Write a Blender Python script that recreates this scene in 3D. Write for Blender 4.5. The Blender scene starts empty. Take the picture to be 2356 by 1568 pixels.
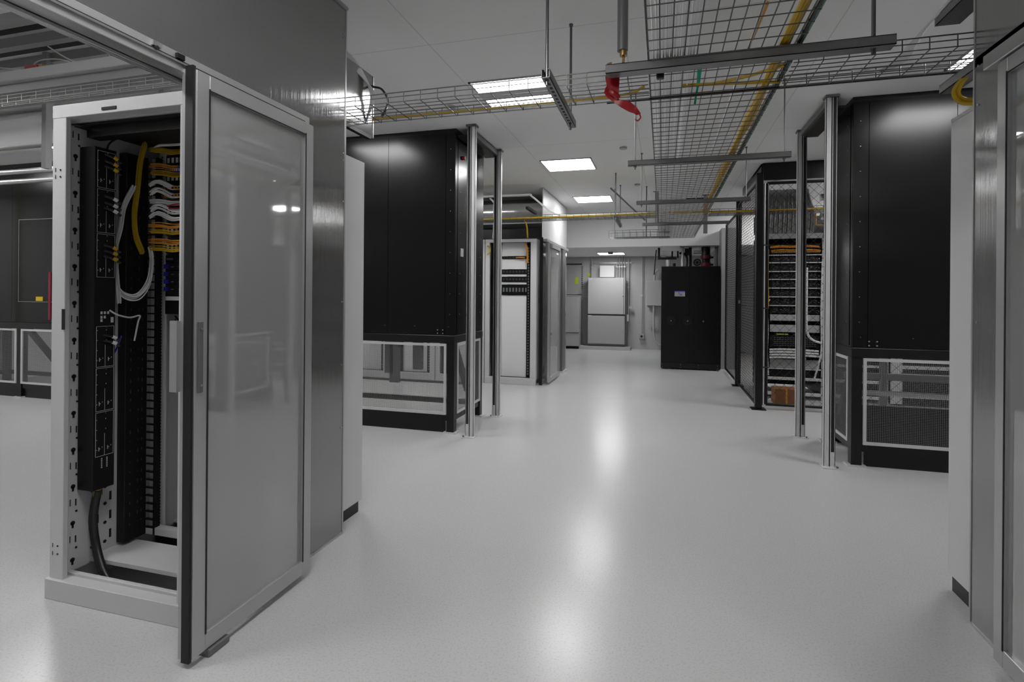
import bpy, math, random
from mathutils import Vector
random.seed(7)
S = bpy.context.scene
C = bpy.data.collections.new('scene'); S.collection.children.link(C)
# ---------------- camera (level, rolled a touch, lens shifted down) ----------------
YAW = math.atan(346/1231)
cd = bpy.data.cameras.new('camera'); cam = bpy.data.objects.new('camera', cd); C.objects.link(cam)
from mathutils import Matrix
cam.matrix_world = Matrix.Translation((0, 0, 1.35)) @ Matrix.Rotation(YAW, 4, 'Z') @ Matrix.Rotation(math.pi/2, 4, 'X') @ Matrix.Rotation(0.0079, 4, 'Z')
cd.sensor_width = 36; cd.lens = 1231/2356*36; cd.shift_y = -107.5/2356; cd.clip_start = 0.05
S.camera = cam
# ---------------- world, exposure ----------------
w = bpy.data.worlds.new('world'); S.world = w; w.use_nodes = True
w.node_tree.nodes['Background'].inputs[0].default_value = (.5, .5, .5, 1)
w.node_tree.nodes['Background'].inputs[1].default_value = .25
vs = S.view_settings; vs.view_transform = 'Standard'; vs.look = 'None'; vs.gamma = 1; vs.use_curve_mapping = False
vs.exposure = 0.0
LAMP = 25
# ---------------- materials ----------------
M = {}
def mat(name, col, rough=.5, metal=0., emit=0, bump=None, var=None, spec=.5, aniso=None):
    m = bpy.data.materials.new(name); m.use_nodes = True; nt = m.node_tree; b = nt.nodes['Principled BSDF']
    if isinstance(col, (int, float)): col = (col, col, col)
    b.inputs['Base Color'].default_value = (*col, 1); b.inputs['Roughness'].default_value = rough
    b.inputs['Metallic'].default_value = metal; b.inputs['Specular IOR Level'].default_value = spec
    if emit: b.inputs['Emission Color'].default_value = (1, 1, 1, 1); b.inputs['Emission Strength'].default_value = emit
    if bump or var:
        tc = nt.nodes.new('ShaderNodeTexCoord'); mp = nt.nodes.new('ShaderNodeMapping'); nz = nt.nodes.new('ShaderNodeTexNoise')
        sc, stren = bump or var[:2]
        mp.inputs['Scale'].default_value = sc; nz.inputs['Scale'].default_value = 1; nz.inputs['Detail'].default_value = 4
        nt.links.new(tc.outputs['Object'], mp.inputs[0]); nt.links.new(mp.outputs[0], nz.inputs['Vector'])
        if bump:
            bp = nt.nodes.new('ShaderNodeBump'); bp.inputs['Strength'].default_value = stren; bp.inputs['Distance'].default_value = .002
            nt.links.new(nz.outputs['Fac'], bp.inputs['Height']); nt.links.new(bp.outputs[0], b.inputs['Normal'])
        else:
            r = nt.nodes.new('ShaderNodeMapRange'); r.inputs['To Min'].default_value = max(0, rough-stren); r.inputs['To Max'].default_value = rough+stren
            nt.links.new(nz.outputs['Fac'], r.inputs[0]); nt.links.new(r.outputs[0], b.inputs['Roughness'])
    M[name] = m; return m
mat('white_steel', .60, .38, var=((3, 3, 3), .05)); mat('inner_steel', .58, .45); mat('aluminium', .48, .32, .6, bump=((60, 60, 1), .05))
mat('galvanised', .66, .34, .25, var=((14, 14, 14), .12)); mat('dark_galv', .20, .45, .7); mat('strut_steel', .22, .4, .4); mat('black_paint', .005, .25, spec=.28, var=((2, 2, 2), .015))
mat('black_frame', .008, .35, spec=.35); mat('black_plastic', .007, .45, spec=.3); mat('rubber', .008, .6); mat('grey_paint', .36, .5); mat('light_box', .40, .45)
mat('wire', .16, .35, .9); mat('bright_wire', .5, .3, .9); mat('poly', .32, .11, .8, bump=((260, 260, .6), .22)); mat('silver', .85, .24, .7, bump=((9, 9, 9), .6))
mat('lamp', .9, .5, emit=LAMP); mat('lamp_bar', .5, .5); mat('white_wall', .88, .7); mat('grey_wall', .42, .6); mat('yellow', (.50, .31, .0), .45)
mat('orange', (.62, .26, .02), .45); mat('lime', (.48, .55, .02), .45); mat('grey_cable', .78, .45); mat('black_cable', .012, .4); mat('teal', (.0, .42, .25), .45)
mat('red', (.34, .004, .008), .3); mat('maroon', (.18, .0, .02), .35); mat('blue', (.03, .025, .30), .4); mat('brass', (.45, .30, .12), .3, .9)
mat('cardboard', (.22, .09, .03), .8); mat('print', .62, .6); mat('dark_slot', .006, .7); mat('hook_black', .07, .3, .6); mat('screen_blue', (.12, .10, .6), .3); mat('screen_grey', .35, .3)
mat('mesh_steel', .30, .4, .6); mat('pink', (.45, .08, .18), .5); mat('grille', .05, .5); mat('yellow_label', (.6, .42, 0), .5); mat('white_cable', .62, .4); mat('duct_grey', .36, .35, .5)
def glass(name, tint, g):
    m = bpy.data.materials.new(name); m.use_nodes = True; nt = m.node_tree; nt.nodes.clear()
    o = nt.nodes.new('ShaderNodeOutputMaterial'); mx = nt.nodes.new('ShaderNodeMixShader'); t = nt.nodes.new('ShaderNodeBsdfTransparent'); gl = nt.nodes.new('ShaderNodeBsdfGlossy')
    t.inputs[0].default_value = (tint, tint, tint, 1); gl.inputs[0].default_value = (1, 1, 1, 1); gl.inputs['Roughness'].default_value = .035
    f = nt.nodes.new('ShaderNodeFresnel'); f.inputs[0].default_value = g
    df = nt.nodes.new('ShaderNodeBsdfDiffuse'); df.inputs[0].default_value = (.56, .56, .56, 1); m2 = nt.nodes.new('ShaderNodeMixShader'); m2.inputs[0].default_value = .55
    nt.links.new(t.outputs[0], m2.inputs[1]); nt.links.new(df.outputs[0], m2.inputs[2])
    nt.links.new(f.outputs[0], mx.inputs[0]); nt.links.new(m2.outputs[0], mx.inputs[1]); nt.links.new(gl.outputs[0], mx.inputs[2]); nt.links.new(mx.outputs[0], o.inputs[0]); M[name] = m
glass('door_glass', .68, 2.5)
mat('blank_white', .78, .4)
def floor_mat():
    m = mat('floor', .47, .3); nt = m.node_tree; b = nt.nodes['Principled BSDF']; tc = nt.nodes.new('ShaderNodeTexCoord')
    n1 = nt.nodes.new('ShaderNodeTexNoise'); n1.inputs['Scale'].default_value = 120; n1.inputs['Detail'].default_value = 2
    n2 = nt.nodes.new('ShaderNodeTexNoise'); n2.inputs['Scale'].default_value = .9; n2.inputs['Detail'].default_value = 3
    for n in (n1, n2): nt.links.new(tc.outputs['Object'], n.inputs['Vector'])
    r1 = nt.nodes.new('ShaderNodeValToRGB'); r1.color_ramp.elements[0].position = .3; r1.color_ramp.elements[0].color = (.46, .46, .46, 1); r1.color_ramp.elements[1].position = .5; r1.color_ramp.elements[1].color = (.54, .54, .54, 1)
    nt.links.new(n1.outputs['Fac'], r1.inputs[0]); nt.links.new(r1.outputs[0], b.inputs['Base Color'])
    r = nt.nodes.new('ShaderNodeMapRange'); r.inputs['To Min'].default_value = .215; r.inputs['To Max'].default_value = .265; b.inputs['Specular IOR Level'].default_value = .42
    nt.links.new(n2.outputs['Fac'], r.inputs[0]); nt.links.new(r.outputs[0], b.inputs['Roughness'])
    bp = nt.nodes.new('ShaderNodeBump'); bp.inputs['Strength'].default_value = .05; bp.inputs['Distance'].default_value = .002
    nt.links.new(n1.outputs['Fac'], bp.inputs['Height']); nt.links.new(bp.outputs[0], b.inputs['Normal'])
floor_mat()
def ceil_mat():
    m = mat('ceiling', .8, .85); nt = m.node_tree; b = nt.nodes['Principled BSDF']; tc = nt.nodes.new('ShaderNodeTexCoord')
    mp = nt.nodes.new('ShaderNodeMapping'); mp.inputs['Location'].default_value = (1.458, -3.17+2.44*4, 0)
    br = nt.nodes.new('ShaderNodeTexBrick'); br.offset = 0; br.inputs['Scale'].default_value = 1; br.inputs['Brick Width'].default_value = 1.22; br.inputs['Row Height'].default_value = 2.44; br.inputs['Mortar Size'].default_value = .004
    br.inputs['Color1'].default_value = br.inputs['Color2'].default_value = (.8, .8, .8, 1); br.inputs['Mortar'].default_value = (.62, .62, .62, 1)
    nt.links.new(tc.outputs['Object'], mp.inputs[0]); nt.links.new(mp.outputs[0], br.inputs['Vector']); nt.links.new(br.outputs['Color'], b.inputs['Base Color'])
ceil_mat()
# ---------------- mesh helpers ----------------
ORG = {}
class MB:
    def __init__(s): s.v = []; s.f = []
    def box(s, x0, y0, z0, x1, y1, z1):
        n = len(s.v); x0, x1 = sorted((x0, x1)); y0, y1 = sorted((y0, y1)); z0, z1 = sorted((z0, z1))
        s.v += [(x, y, z) for z in (z0, z1) for y in (y0, y1) for x in (x0, x1)]
        s.f += [tuple(n+i for i in q) for q in ((0, 2, 3, 1), (4, 5, 7, 6), (0, 1, 5, 4), (2, 6, 7, 3), (0, 4, 6, 2), (1, 3, 7, 5))]; return s
    def prism(s, pts, ax, a, b):      # polygon pts in the two other axes, extruded along ax from a to b
        n = len(s.v); k = len(pts)
        for t in (a, b):
            for p in pts:
                q = list(p); q.insert(ax, t); s.v.append(tuple(q))
        s.f += [tuple(range(n, n+k)), tuple(range(n+2*k-1, n+k-1, -1))] + [(n+i, n+(i+1) % k, n+k+(i+1) % k, n+k+i) for i in range(k)]; return s
    def tube(s, pts, r, seg=8, r2=None, flat=1.):
        pts = [Vector(p) for p in pts]; n = len(s.v); k = len(pts); up = None
        for i, p in enumerate(pts):
            d = (pts[min(i+1, k-1)]-pts[max(i-1, 0)]).normalized()
            if up is None: up = Vector((0, 0, 1)) if abs(d.z) < .9 else Vector((1, 0, 0))
            a = d.cross(up).normalized(); c = a.cross(d).normalized(); up = c
            rr = r if r2 is None else r+(r2-r)*i/(k-1)
            for j in range(seg):
                t = 2*math.pi*(j+.5)/seg; q = p+a*math.cos(t)*rr+c*math.sin(t)*rr*flat; s.v.append(tuple(q))
        for i in range(k-1):
            for j in range(seg): s.f.append((n+i*seg+j, n+i*seg+(j+1) % seg, n+(i+1)*seg+(j+1) % seg, n+(i+1)*seg+j))
        s.f += [tuple(range(n+seg-1, n-1, -1)), tuple(range(n+(k-1)*seg, n+k*seg))]; return s
    def build(s, name, m, parent=None, bevel=0, smooth=False, kind=None, loc=None):
        o0 = Vector(ORG[parent.name]) if parent else None
        if o0 is None:
            if loc is None:
                xs, ys, zs = zip(*s.v); loc = ((min(xs)+max(xs))/2, (min(ys)+max(ys))/2, min(zs))
            o0 = Vector(loc)
        me = bpy.data.meshes.new(name); me.from_pydata([tuple(Vector(v)-o0) for v in s.v], [], s.f); me.materials.append(M[m])
        if smooth:
            for p in me.polygons: p.use_smooth = True
            me.set_sharp_from_angle(angle=.7)
        me.update(); o = bpy.data.objects.new(name, me); C.objects.link(o); ORG[o.name] = tuple(o0)
        if parent: o.parent = parent
        else: o.location = o0
        if bevel:
            bv = o.modifiers.new('b', 'BEVEL'); bv.width = bevel; bv.segments = 1; bv.limit_method = 'ANGLE'
        if kind: o['kind'] = kind
        return o
def B(*a): return MB().box(*a)
def T(pts, r, seg=8, **k): return MB().tube(pts, r, seg, **k)
def bez(p, n=8):                       # smooth curve through the points
    p = [Vector(q) for q in p]; out = []
    for i in range(len(p)-1):
        a, b, c, d = p[max(i-1, 0)], p[i], p[i+1], p[min(i+2, len(p)-1)]
        for j in range(n):
            t = j/n; out.append(.5*((2*b)+(c-a)*t+(2*a-5*b+4*c-d)*t*t+(3*b-a-3*c+d)*t**3))
    return out+[p[-1]]
def tag(o, label, cat, group=None):
    o['label'] = label; o['category'] = cat
    if group: o['group'] = group
    return o
def thing(name, label, cat, loc, group=None):
    o = bpy.data.objects.new(name, None); C.objects.link(o); o.location = loc; o.empty_display_size = .1; ORG[o.name] = tuple(loc)
    return tag(o, label, cat, group)
def kids(o): return [c for c in C.objects if c.parent == o]
def dup(root, delta, label, group=None):
    def cp(o, par):
        c = o.copy(); C.objects.link(c)
        if par: c.parent = par
        for k in kids(o): cp(k, c)
        return c
    r = cp(root, None); r.location = Vector(root.location)+Vector(delta); ORG[r.name] = tuple(r.location); r['label'] = label
    if group: r['group'] = group
    return r
def struct(name, mb, m, **k): return mb.build(name, m, kind='structure', **k)

# ================= THE ROOM =================
X0, X1, Y0, Y1, ZC = -9.5, 5.5, -3.5, 13.75, 2.95
struct('floor', B(X0, Y0, -.1, X1, Y1, 0), 'floor', loc=(0, 0, 0))
struct('ceiling', B(X0, Y0, ZC, X1, 10.95, ZC+.1), 'ceiling', loc=(0, 0, ZC))
struct('wall_back', B(X0, Y1, 0, X1, Y1+.15, 2.4), 'grey_wall')
struct('wall_left', B(X0-.15, Y0, 0, X0, Y1, ZC), 'white_wall')
struct('wall_right', B(X1, Y0, 0, X1+.15, Y1, ZC), 'white_wall')
struct('wall_front', B(X0, Y0-.15, 0, X1, Y0, ZC), 'white_wall')
struct('wall_bulkhead', B(X0, 10.95, 2.32, X1, 11.1, ZC+.1), 'white_wall')
struct('ceiling_soffit', B(X0, 11.1, 2.32, X1, Y1, 2.42), 'ceiling')
struct('wall_pilaster', B(1.045, 10.55, 0, 1.3, Y1, 2.6), 'grey_paint')
struct('trim_1', B(-2.0, 13.3, 0, -.74, Y1, .07), 'grey_wall')       # housekeeping kerb under the switchboard

# ---------------- ceiling lights ----------------
def light(x, y, z, label, bar=False, lw=.6, ld=.56):
    t = thing('ceiling_light', label, 'ceiling light', (x, y, z), 'square ceiling lights')
    B(x-lw/2, y-ld/2, z-.006, x+lw/2, y+ld/2, z-.001).build('diffuser', 'lamp', t)
    f = MB()
    for a in ((-1, -1, 1, -1), (-1, 1, 1, 1), (-1, -1, -1, 1), (1, -1, 1, 1)):
        f.box(x+a[0]*lw/2-.008, y+a[1]*ld/2-.008, z-.009, x+a[2]*lw/2+.008, y+a[3]*ld/2+.008, z)
    f.build('frame', 'light_box', t)
    if bar: B(x-lw/2, y-.085, z-.016, x+lw/2, y+.075, z-.0062).build('centre_bar', 'lamp_bar', t)
    return t
light(-1.12, 4.09, ZC, 'bright square ceiling light split by a grey bar, nearest, above the wire tray', True)
light(-1.12, 6.53, ZC, 'bright square ceiling light in the middle of the row, beyond the red streamer')
light(-1.12, 8.97, ZC, 'small bright square ceiling light farthest along the row, above the yellow cable')
light(-1.16, 12.68, 2.32, 'low bright ceiling light under the soffit at the back wall')
for x, y in ((-3.0, 4.2), (2.4, 6.53), (3.7, 8.6), (-3.2, 6.53), (-6.3, 4.1), (-8.2, 3.9), (-6.3, 7.9), (-1.0, .9), (-2.75, .75), (2.5, .2), (-6.3, .4), (4, 6.5), (-4.2, 9.3), (3.6, 10.2), (2.0, 10.3)):  # extra lamps: a few inferred from reflections, the rest added to brighten dark areas
    light(x, y, ZC, 'square ceiling light of the extra set, some read from reflections, some added as fill')
light(2.2, 4.15, ZC, 'ceiling light cut off by the right containment panel, above the yellow coil')
u = thing('ceiling_panel', 'unlit pale square ceiling panel above the far end of the wide tray', 'ceiling panel', (.53, 9.5, ZC))
B(.38, 9.25, ZC-.008, .68, 9.75, ZC).build('panel_face', 'print', u); B(.36, 9.23, ZC-.012, .70, 9.25, ZC).build('panel_rim', 'dark_slot', u)
for i, (x, y, l) in enumerate(((-1.75, 4.25, 'small round white sprinkler cap on the ceiling above the near left post'), (-.42, 5.9, 'small dark ceiling vent slot beyond the red streamer'), (-.36, 7.9, 'small round detector on the ceiling near the wide tray, farther one'))):
    d = T([(x, y, ZC-.02), (x, y, ZC)], .04, 16).build('ceiling_detector', 'light_box', smooth=True); tag(d, l, 'detector')

# ================= LEFT NEAR POD =================
RX0, RX1, RY0, RY1, RZ = -2.59, -1.79, 1.72, 2.955, 2.162
rk = thing('server_rack', 'open white server rack full of cables beside the open sliding door', 'server rack', ((RX0+RX1)/2, (RY0+RY1)/2, 0))
f = MB().box(RX0, RY0, .0, -2.512, RY0+.022, RZ).box(-1.885, RY0, 0, RX1, RY0+.045, RZ).box(RX0, RY0-.002, 2.105, RX1, RY0+.05, RZ)
f.build('front_frame', 'white_steel', rk, .002)
p = B(RX0-.012, RY0-.012, 0, RX1, RY0+.04, .088).box(RX0, RY0+.04, .06, RX1, RY0+.06, .1).build('plinth', 'white_steel', rk, .002)
MB().box(-1.805, 1.77, .07, RX1, 2.70, RZ-.002).box(-1.805, 2.705, .07, RX1, RY1, RZ-.002).build('side_panel', 'white_steel', rk, .002)
B(RX0, 1.77, .0, -2.575, RY1, RZ-.002).build('side_panel', 'white_steel', rk)
B(-2.575, RY1-.02, .08, -1.805, RY1, RZ-.01).build('back_panel', 'black_paint', rk)
B(-2.574, RY0+.05, 2.10, -1.806, RY1-.022, RZ+.002).build('top_panel', 'white_steel', rk)
MB().box(-2.57, 1.78, 2.085, -1.81, 2.9, 2.097).box(-2.50, 1.80, 2.04, -1.9, 1.86, 2.085).build('roof_brush_panel', 'black_plastic', rk)
B(-2.3, RY0-.006, 2.118, -2.22, RY0-.001, 2.13).build('latch_slot', 'dark_slot', rk)
B(-2.56, 1.743, .09, -2.548, 2.36, 2.09).build('punched_side_plate', 'inner_steel', rk)
h = MB()
for i in range(12):
    z = .14+i*.165
    h.tube([(-2.547, 1.785, z), (-2.5455, 1.785, z)], .010, 10).box(-2.547, 1.781, z-.022, -2.5455, 1.789, z)
    h.tube([(-2.547, 1.80, z+.05), (-2.5455, 1.80, z+.05)], .005, 8)
    h.box(-2.547, 1.795, z+.075, -2.5455, 1.80, z+.105)
    h.box(-2.547, 1.772, z+.08, -2.5455, 1.775, z+.11)
for z in (.16, .25, .34, .42):
    for y in (1.87, 1.93): h.tube([(-2.547, y, z), (-2.5455, y, z)], .008, 8).box(-2.547, y+.02, z+.01, -2.5455, y+.03, z+.05)
h.build('keyhole_slots', 'dark_slot', rk)
h = MB()
for z in (.19, .225, 1.84, 1.87): h.box(-2.57, RY0-.0028, z, -2.567, RY0-.002, z+.018).tube([(-2.54, RY0-.003, z+.008), (-2.54, RY0-.001, z+.008)], .004, 8)
h.box(-2.525, RY0-.0028, 1.18, -2.505, RY0-.002, 1.27)
h.build('frame_slots', 'dark_slot', rk)
MB().box(-2.55, 2.2, 0, -1.80, 2.93, .07).build('rear_shade_plinth', 'black_frame', rk)  # plinth set out near the side panel, its black standing in for floor shadow
MB().box(-2.55, 1.86, .10, -1.82, 2.06, .118).build('base_shelf', 'white_steel', rk)
MB().box(-2.55, 2.10, .13, -1.82, 2.14, .165).box(-2.55, 2.3, .10, -1.82, 2.9, .11).build('base_rail', 'inner_steel', rk)
for sx in (-2.487, -1.985):
    r_ = B(sx, 2.15, .13, sx+.047, 2.158, 2.06).box(sx, 2.158, .13, sx+.005, 2.20, 2.06).build('mounting_rail', 'inner_steel', rk)
    h = MB()
    for i in range(120): h.box(sx+.016, 2.1485, .15+i*.0158, sx+.024, 2.1495, .158+i*.0158)
    h.build('rail_holes', 'dark_slot', r_)
# black vertical cable manager on the side wall
cm = thing('cable_manager', 'black vertical cable manager with finger loops inside the open rack', 'cable manager', (-2.52, 2.04, .12))
B(-2.548, 1.985, .13, -2.497, 2.10, 2.02).build('channel', 'black_plastic', cm, .003)
f = MB()
for i in range(47): f.box(-2.505, 2.10, .16+i*.0398, -2.452, 2.112, .167+i*.0398)
f.box(-2.452, 2.098, .13, -2.442, 2.128, 2.02).build('fingers', 'black_plastic', cm)
B(-2.497, 2.118, .13, -2.455, 2.122, 2.02).build('back_plate', 'inner_steel', cm)
h = MB()
for i in range(34):
    z = .2+i*.05
    for y in (2.01, 2.05, 2.07): h.box(-2.4968, y, z+random.random()*.02, -2.4955, y+.004, z+.014+random.random()*.01)
h.build('perforations', 'grille', cm)
# power distribution unit
pd = thing('power_strip', 'long black power distribution unit with white outlined outlets in the open rack', 'power strip', (-2.49, 1.85, .45))
B(-2.543, 1.80, .45, -2.452, 1.90, 2.0).build('housing', 'black_plastic', pd, .002)
pr_ = MB(); XP = -2.4515
def ln(y0, z0, y1, z1): pr_.box(XP, y0, z0, XP+.0012, y1, z1)
for (za, zb) in ((1.818, 1.985), (1.615, 1.812), (1.412, 1.609), (1.005, 1.19), (.805, 1.0), (.60, .80)):
    if zb-za < .05: continue
    ln(1.812, za, 1.8132, zb); ln(1.892, za, 1.8932, zb*.999); ln(1.852, za, 1.8529, za+.1)
    ln(1.812, za, 1.893, za+.0015); ln(1.812, zb-.0015, 1.893, zb)
    for yy in (1.826, 1.866): ln(yy, za+.025, yy+.0025, za+.042); ln(yy+.003, za+.033, yy+.008, za+.0355); ln(yy+.015, za+.038, yy+.017, za+.042)
    n = int((zb-za)/.045)
    for i in range(n): ln(1.816, za+.03+i*.045, 1.818, za+.033+i*.045); ln(1.856, za+.12+i*.045 if za+.12+i*.045 < zb else zb-.01, 1.859, min(za+.124+i*.045, zb-.005))
pr_.build('outlet_outlines', 'print', pd)
pr_ = MB()
for yy in (1.838, 1.862):
    for i in range(6): ln(yy, .545+i*.008, yy+.005, .550+i*.008)
for (yy, zz) in ((1.83, 1.245), (1.845, 1.245), (1.86, 1.245), (1.83, 1.225), (1.845, 1.225), (1.83, 1.21)): ln(yy, zz, yy+.009, zz+.012)
ln(1.877, 1.205, 1.89, 1.23); pr_.build('printed_labels', 'print', pd)
for (zz, mt) in ((1.965, 'orange'), (1.935, 'orange'), (1.91, 'orange'), (1.775, 'print'), (1.745, 'print'), (1.72, 'print'), (1.55, 'orange'), (1.525, 'orange'), (1.50, 'orange'), (1.14, 'print'), (1.115, 'print')):
    q = T([(-2.44, 1.875, zz), (-2.43, 1.905, zz-.02)], .006, 8).build('plug', 'black_cable', pd)
    T([(-2.452, 1.845, zz+.01), (-2.44, 1.875, zz)], .0055, 8).build('plug_cable', 'black_cable', q)
    T([(-2.437, 1.876, zz), (-2.432, 1.89, zz-.009)], .0078, 8).build('tag', mt if mt != 'orange' else 'yellow', q)
T([(-2.487, 1.85, .415), (-2.487, 1.85, .45)], .019, 12).build('cable_gland', 'brass', pd, smooth=True)
c = T(bez([(-2.487, 1.85, .44), (-2.515, 1.85, .31), (-2.50, 1.85, .2), (-2.44, 1.83, .11), (-2.36, 1.81, .055)]), .0165, 12).build('power_cord', 'black_cable', pd, smooth=True)
T(bez([(-2.476, 1.845, .44), (-2.50, 1.845, .31), (-2.485, 1.845, .2), (-2.42, 1.825, .11), (-2.34, 1.805, .055)]), .014, 12).build('power_cord', 'black_cable', pd, smooth=True)
# cables inside the open rack
def bundle(name, label, mt, paths, r, group='cable bundles in the open rack', cat='cable bundle'):
    m = MB()
    for p in paths: m.tube(bez(p, 6), r, 7)
    return tag(m.build(name, mt, smooth=True), label, cat, group)
def spread(path, n, s, seed=1):
    R = random.Random(seed); out = []
    for i in range(n):
        dx, dy, dz = (R.uniform(-s, s) for _ in range(3)); out.append([(x+dx, y+dy*.5, z+(dz if j in (0, len(path)-1) else dz*1.3)) for j, (x, y, z) in enumerate(path)])
    return out
bundle('cable_bundle', 'thick vertical yellow cable bundle hanging down the black cable manager', 'yellow', spread([(-2.452, 2.04, 2.07), (-2.468, 2.03, 1.98), (-2.472, 2.02, 1.85), (-2.478, 2.01, 1.72), (-2.472, 2.015, 1.62), (-2.458, 2.035, 1.545)], 26, .0145), .0027)
bundle('cable_bundle', 'curved white cable bundle left of the yellow bundle', 'grey_cable', spread([(-2.475, 2.0, 1.86), (-2.485, 1.96, 1.76), (-2.487, 1.945, 1.66), (-2.50, 1.93, 1.55), (-2.49, 1.93, 1.42), (-2.487, 1.94, 1.30)], 10, .010, 2), .0032)
bundle('cable_bundle', 'looping white cables in a U shape below the yellow bundle', 'grey_cable', spread([(-2.487, 1.93, 1.50), (-2.487, 1.935, 1.37), (-2.46, 1.96, 1.325), (-2.44, 2.01, 1.33), (-2.44, 2.06, 1.40), (-2.46, 2.09, 1.50), (-2.455, 2.075, 1.56)], 10, .013, 3), .003)
bundle('cable_bundle', 'single thin white cable looping from the power strip', 'white_cable', [[(-2.45, 1.87, 1.262), (-2.44, 1.90, 1.24), (-2.44, 1.96, 1.225), (-2.44, 2.01, 1.232), (-2.45, 2.01, 1.2), (-2.46, 2.0, 1.11)]], .004, cat='cable')
bundle('cable_bundle', 'short blue cable beside the lower half of the power strip', 'blue', [[(-2.46, 1.935, 1.14), (-2.47, 1.925, 1.09), (-2.48, 1.90, 1.03)]], .004, cat='cable')
rows = [(2.055, 'yellow', 9, 'top thick'), (1.975, 'orange', 6, 'second'), (1.94, 'yellow', 6, 'third'), (1.875, 'grey_cable', 7, 'first grey'), (1.835, 'grey_cable', 7, 'second grey'), (1.795, 'grey_cable', 5, 'third grey'),
        (1.755, 'grey_cable', 7, 'fourth grey'), (1.715, 'grey_cable', 7, 'lowest grey'), (1.68, 'orange', 5, 'upper'), (1.65, 'yellow', 5, 'second'), (1.60, 'orange', 6, 'third'), (1.565, 'yellow', 6, 'lowest')]
lab = ['thick yellow cable bundle at the very top of the open rack', 'orange cable bundle just above the blue label', 'yellow cable bundle directly over the blue label', 'grey cable bundle right below the blue label',
       'grey cable bundle between the two orange panels', 'grey cable bundle just above the red cable', 'grey cable bundle level with the red cable', 'lowest grey cable bundle, just below the red cable',
       'orange cable bundle, topmost of the four below the grey ones', 'yellow cable bundle, second of the four below the grey ones', 'orange cable bundle, third of the four below the grey ones', 'yellow drooping cable bundle, lowest of the four below the grey ones']
for k, ((z, mt, n, _), l) in enumerate(zip(rows, lab)):
    dz = .02 if k in (3, 4, 6, 7) else 0
    bundle('cable_bundle', l, mt, spread([(-2.455, 2.075, z), (-2.43, 2.085, z+dz), (-2.405, 2.10, z+dz*.7), (-2.375, 2.125, z-.005), (-2.33, 2.14, z)], n+3, .0095, 20+k), .0021 if mt != 'grey_cable' else .0026)
bundle('cable_bundle', 'fan of thin grey cables arching across the rack top above the yellow ones', 'grey_cable', spread([(-2.46, 2.08, 2.055), (-2.42, 2.09, 2.078), (-2.35, 2.10, 2.08), (-2.25, 2.11, 2.08)], 6, .006, 9), .003)
bundle('cable_bundle', 'red cable crossing to the right among the grey bundles', 'red', [[(-2.40, 2.11, 1.77), (-2.37, 2.12, 1.785), (-2.30, 2.13, 1.79), (-2.2, 2.14, 1.79)], [(-2.38, 2.11, 1.765), (-2.34, 2.12, 1.765), (-2.2, 2.14, 1.765)]], .0035, cat='cable')
bundle('cable_bundle', 'grey cables hanging vertically behind the finger loops', 'grey_cable', spread([(-2.465, 2.125, 2.0), (-2.46, 2.13, 1.8), (-2.47, 2.13, 1.6), (-2.46, 2.13, 1.38)], 7, .012, 10), .003)
bundle('cable_bundle', 'pair of thin black cables sagging behind the rail at mid height', 'black_cable', [[(-2.50, 2.26, 1.22), (-2.45, 2.26, 1.19), (-2.3, 2.26, 1.19)], [(-2.50, 2.26, 1.20), (-2.45, 2.26, 1.165), (-2.3, 2.26, 1.165)], [(-2.52, 2.26, .99), (-2.45, 2.26, .965), (-2.3, 2.26, .96)], [(-2.52, 2.26, .97), (-2.45, 2.26, .965), (-2.3, 2.26, .975)]], .004, cat='cable')
bundle('cable_bundle', 'thin black cable rising from the power strip to the rack roof', 'black_cable', [[(-2.46, 1.86, 2.0), (-2.46, 1.88, 2.04), (-2.43, 1.93, 2.09)]], .004, cat='cable')
# equipment between the rails
def eq(name, z0, z1, label, cat, y0=2.146, mt='black_plastic', depth=.5):
    t = thing(name, label, cat, (-2.21, y0, z0), None)
    B(-2.438, y0, z0+.001, -1.987, y0+depth, z1-.001).build('chassis', mt, t)
    return t
for k, (z0, z1, l) in enumerate(((1.99, 2.04, 'black patch panel at the top of the open rack'), (1.90, 1.945, 'black patch panel just under the blue label in the rack'), (1.73, 1.775, 'black patch panel behind the red cable'), (1.635, 1.69, 'black patch panel behind the upper orange and yellow cables'), (1.545, 1.60, 'black patch panel behind the lowest yellow cables'))):
    t = eq('patch_panel', z0, z1, l, 'patch panel', depth=.2)
    h = MB()
    for i in range(16): h.box(-2.43+i*.027, 2.1445, z0+.012, -2.415+i*.027, 2.1455, z1-.012)
    h.build('ports', 'grey_cable', t)
t = eq('cable_label_panel', 1.945, 1.985, 'blue label panel with white marks near the top of the rack', 'label panel', 2.13, 'blue', .02)
h = MB()
for i in range(9): h.box(-2.425+i*.014, 2.128, 1.955, -2.418+i*.014, 2.1295, 1.966)
h.build('markings', 'print', t)
for z0, l in ((1.862, 'orange lit transceiver panel, upper of the two'), (1.825, 'orange lit transceiver panel, lower of the two')):
    t = eq('transceiver_panel', z0, z0+.014, l, 'transceiver panel', 2.12, 'orange', .03)
    h = MB()
    for i in range(12): h.box(-2.43+i*.02, 2.118, z0+.003, -2.422+i*.02, 2.1195, z0+.010)
    h.build('ports', 'dark_slot', t)
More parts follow.
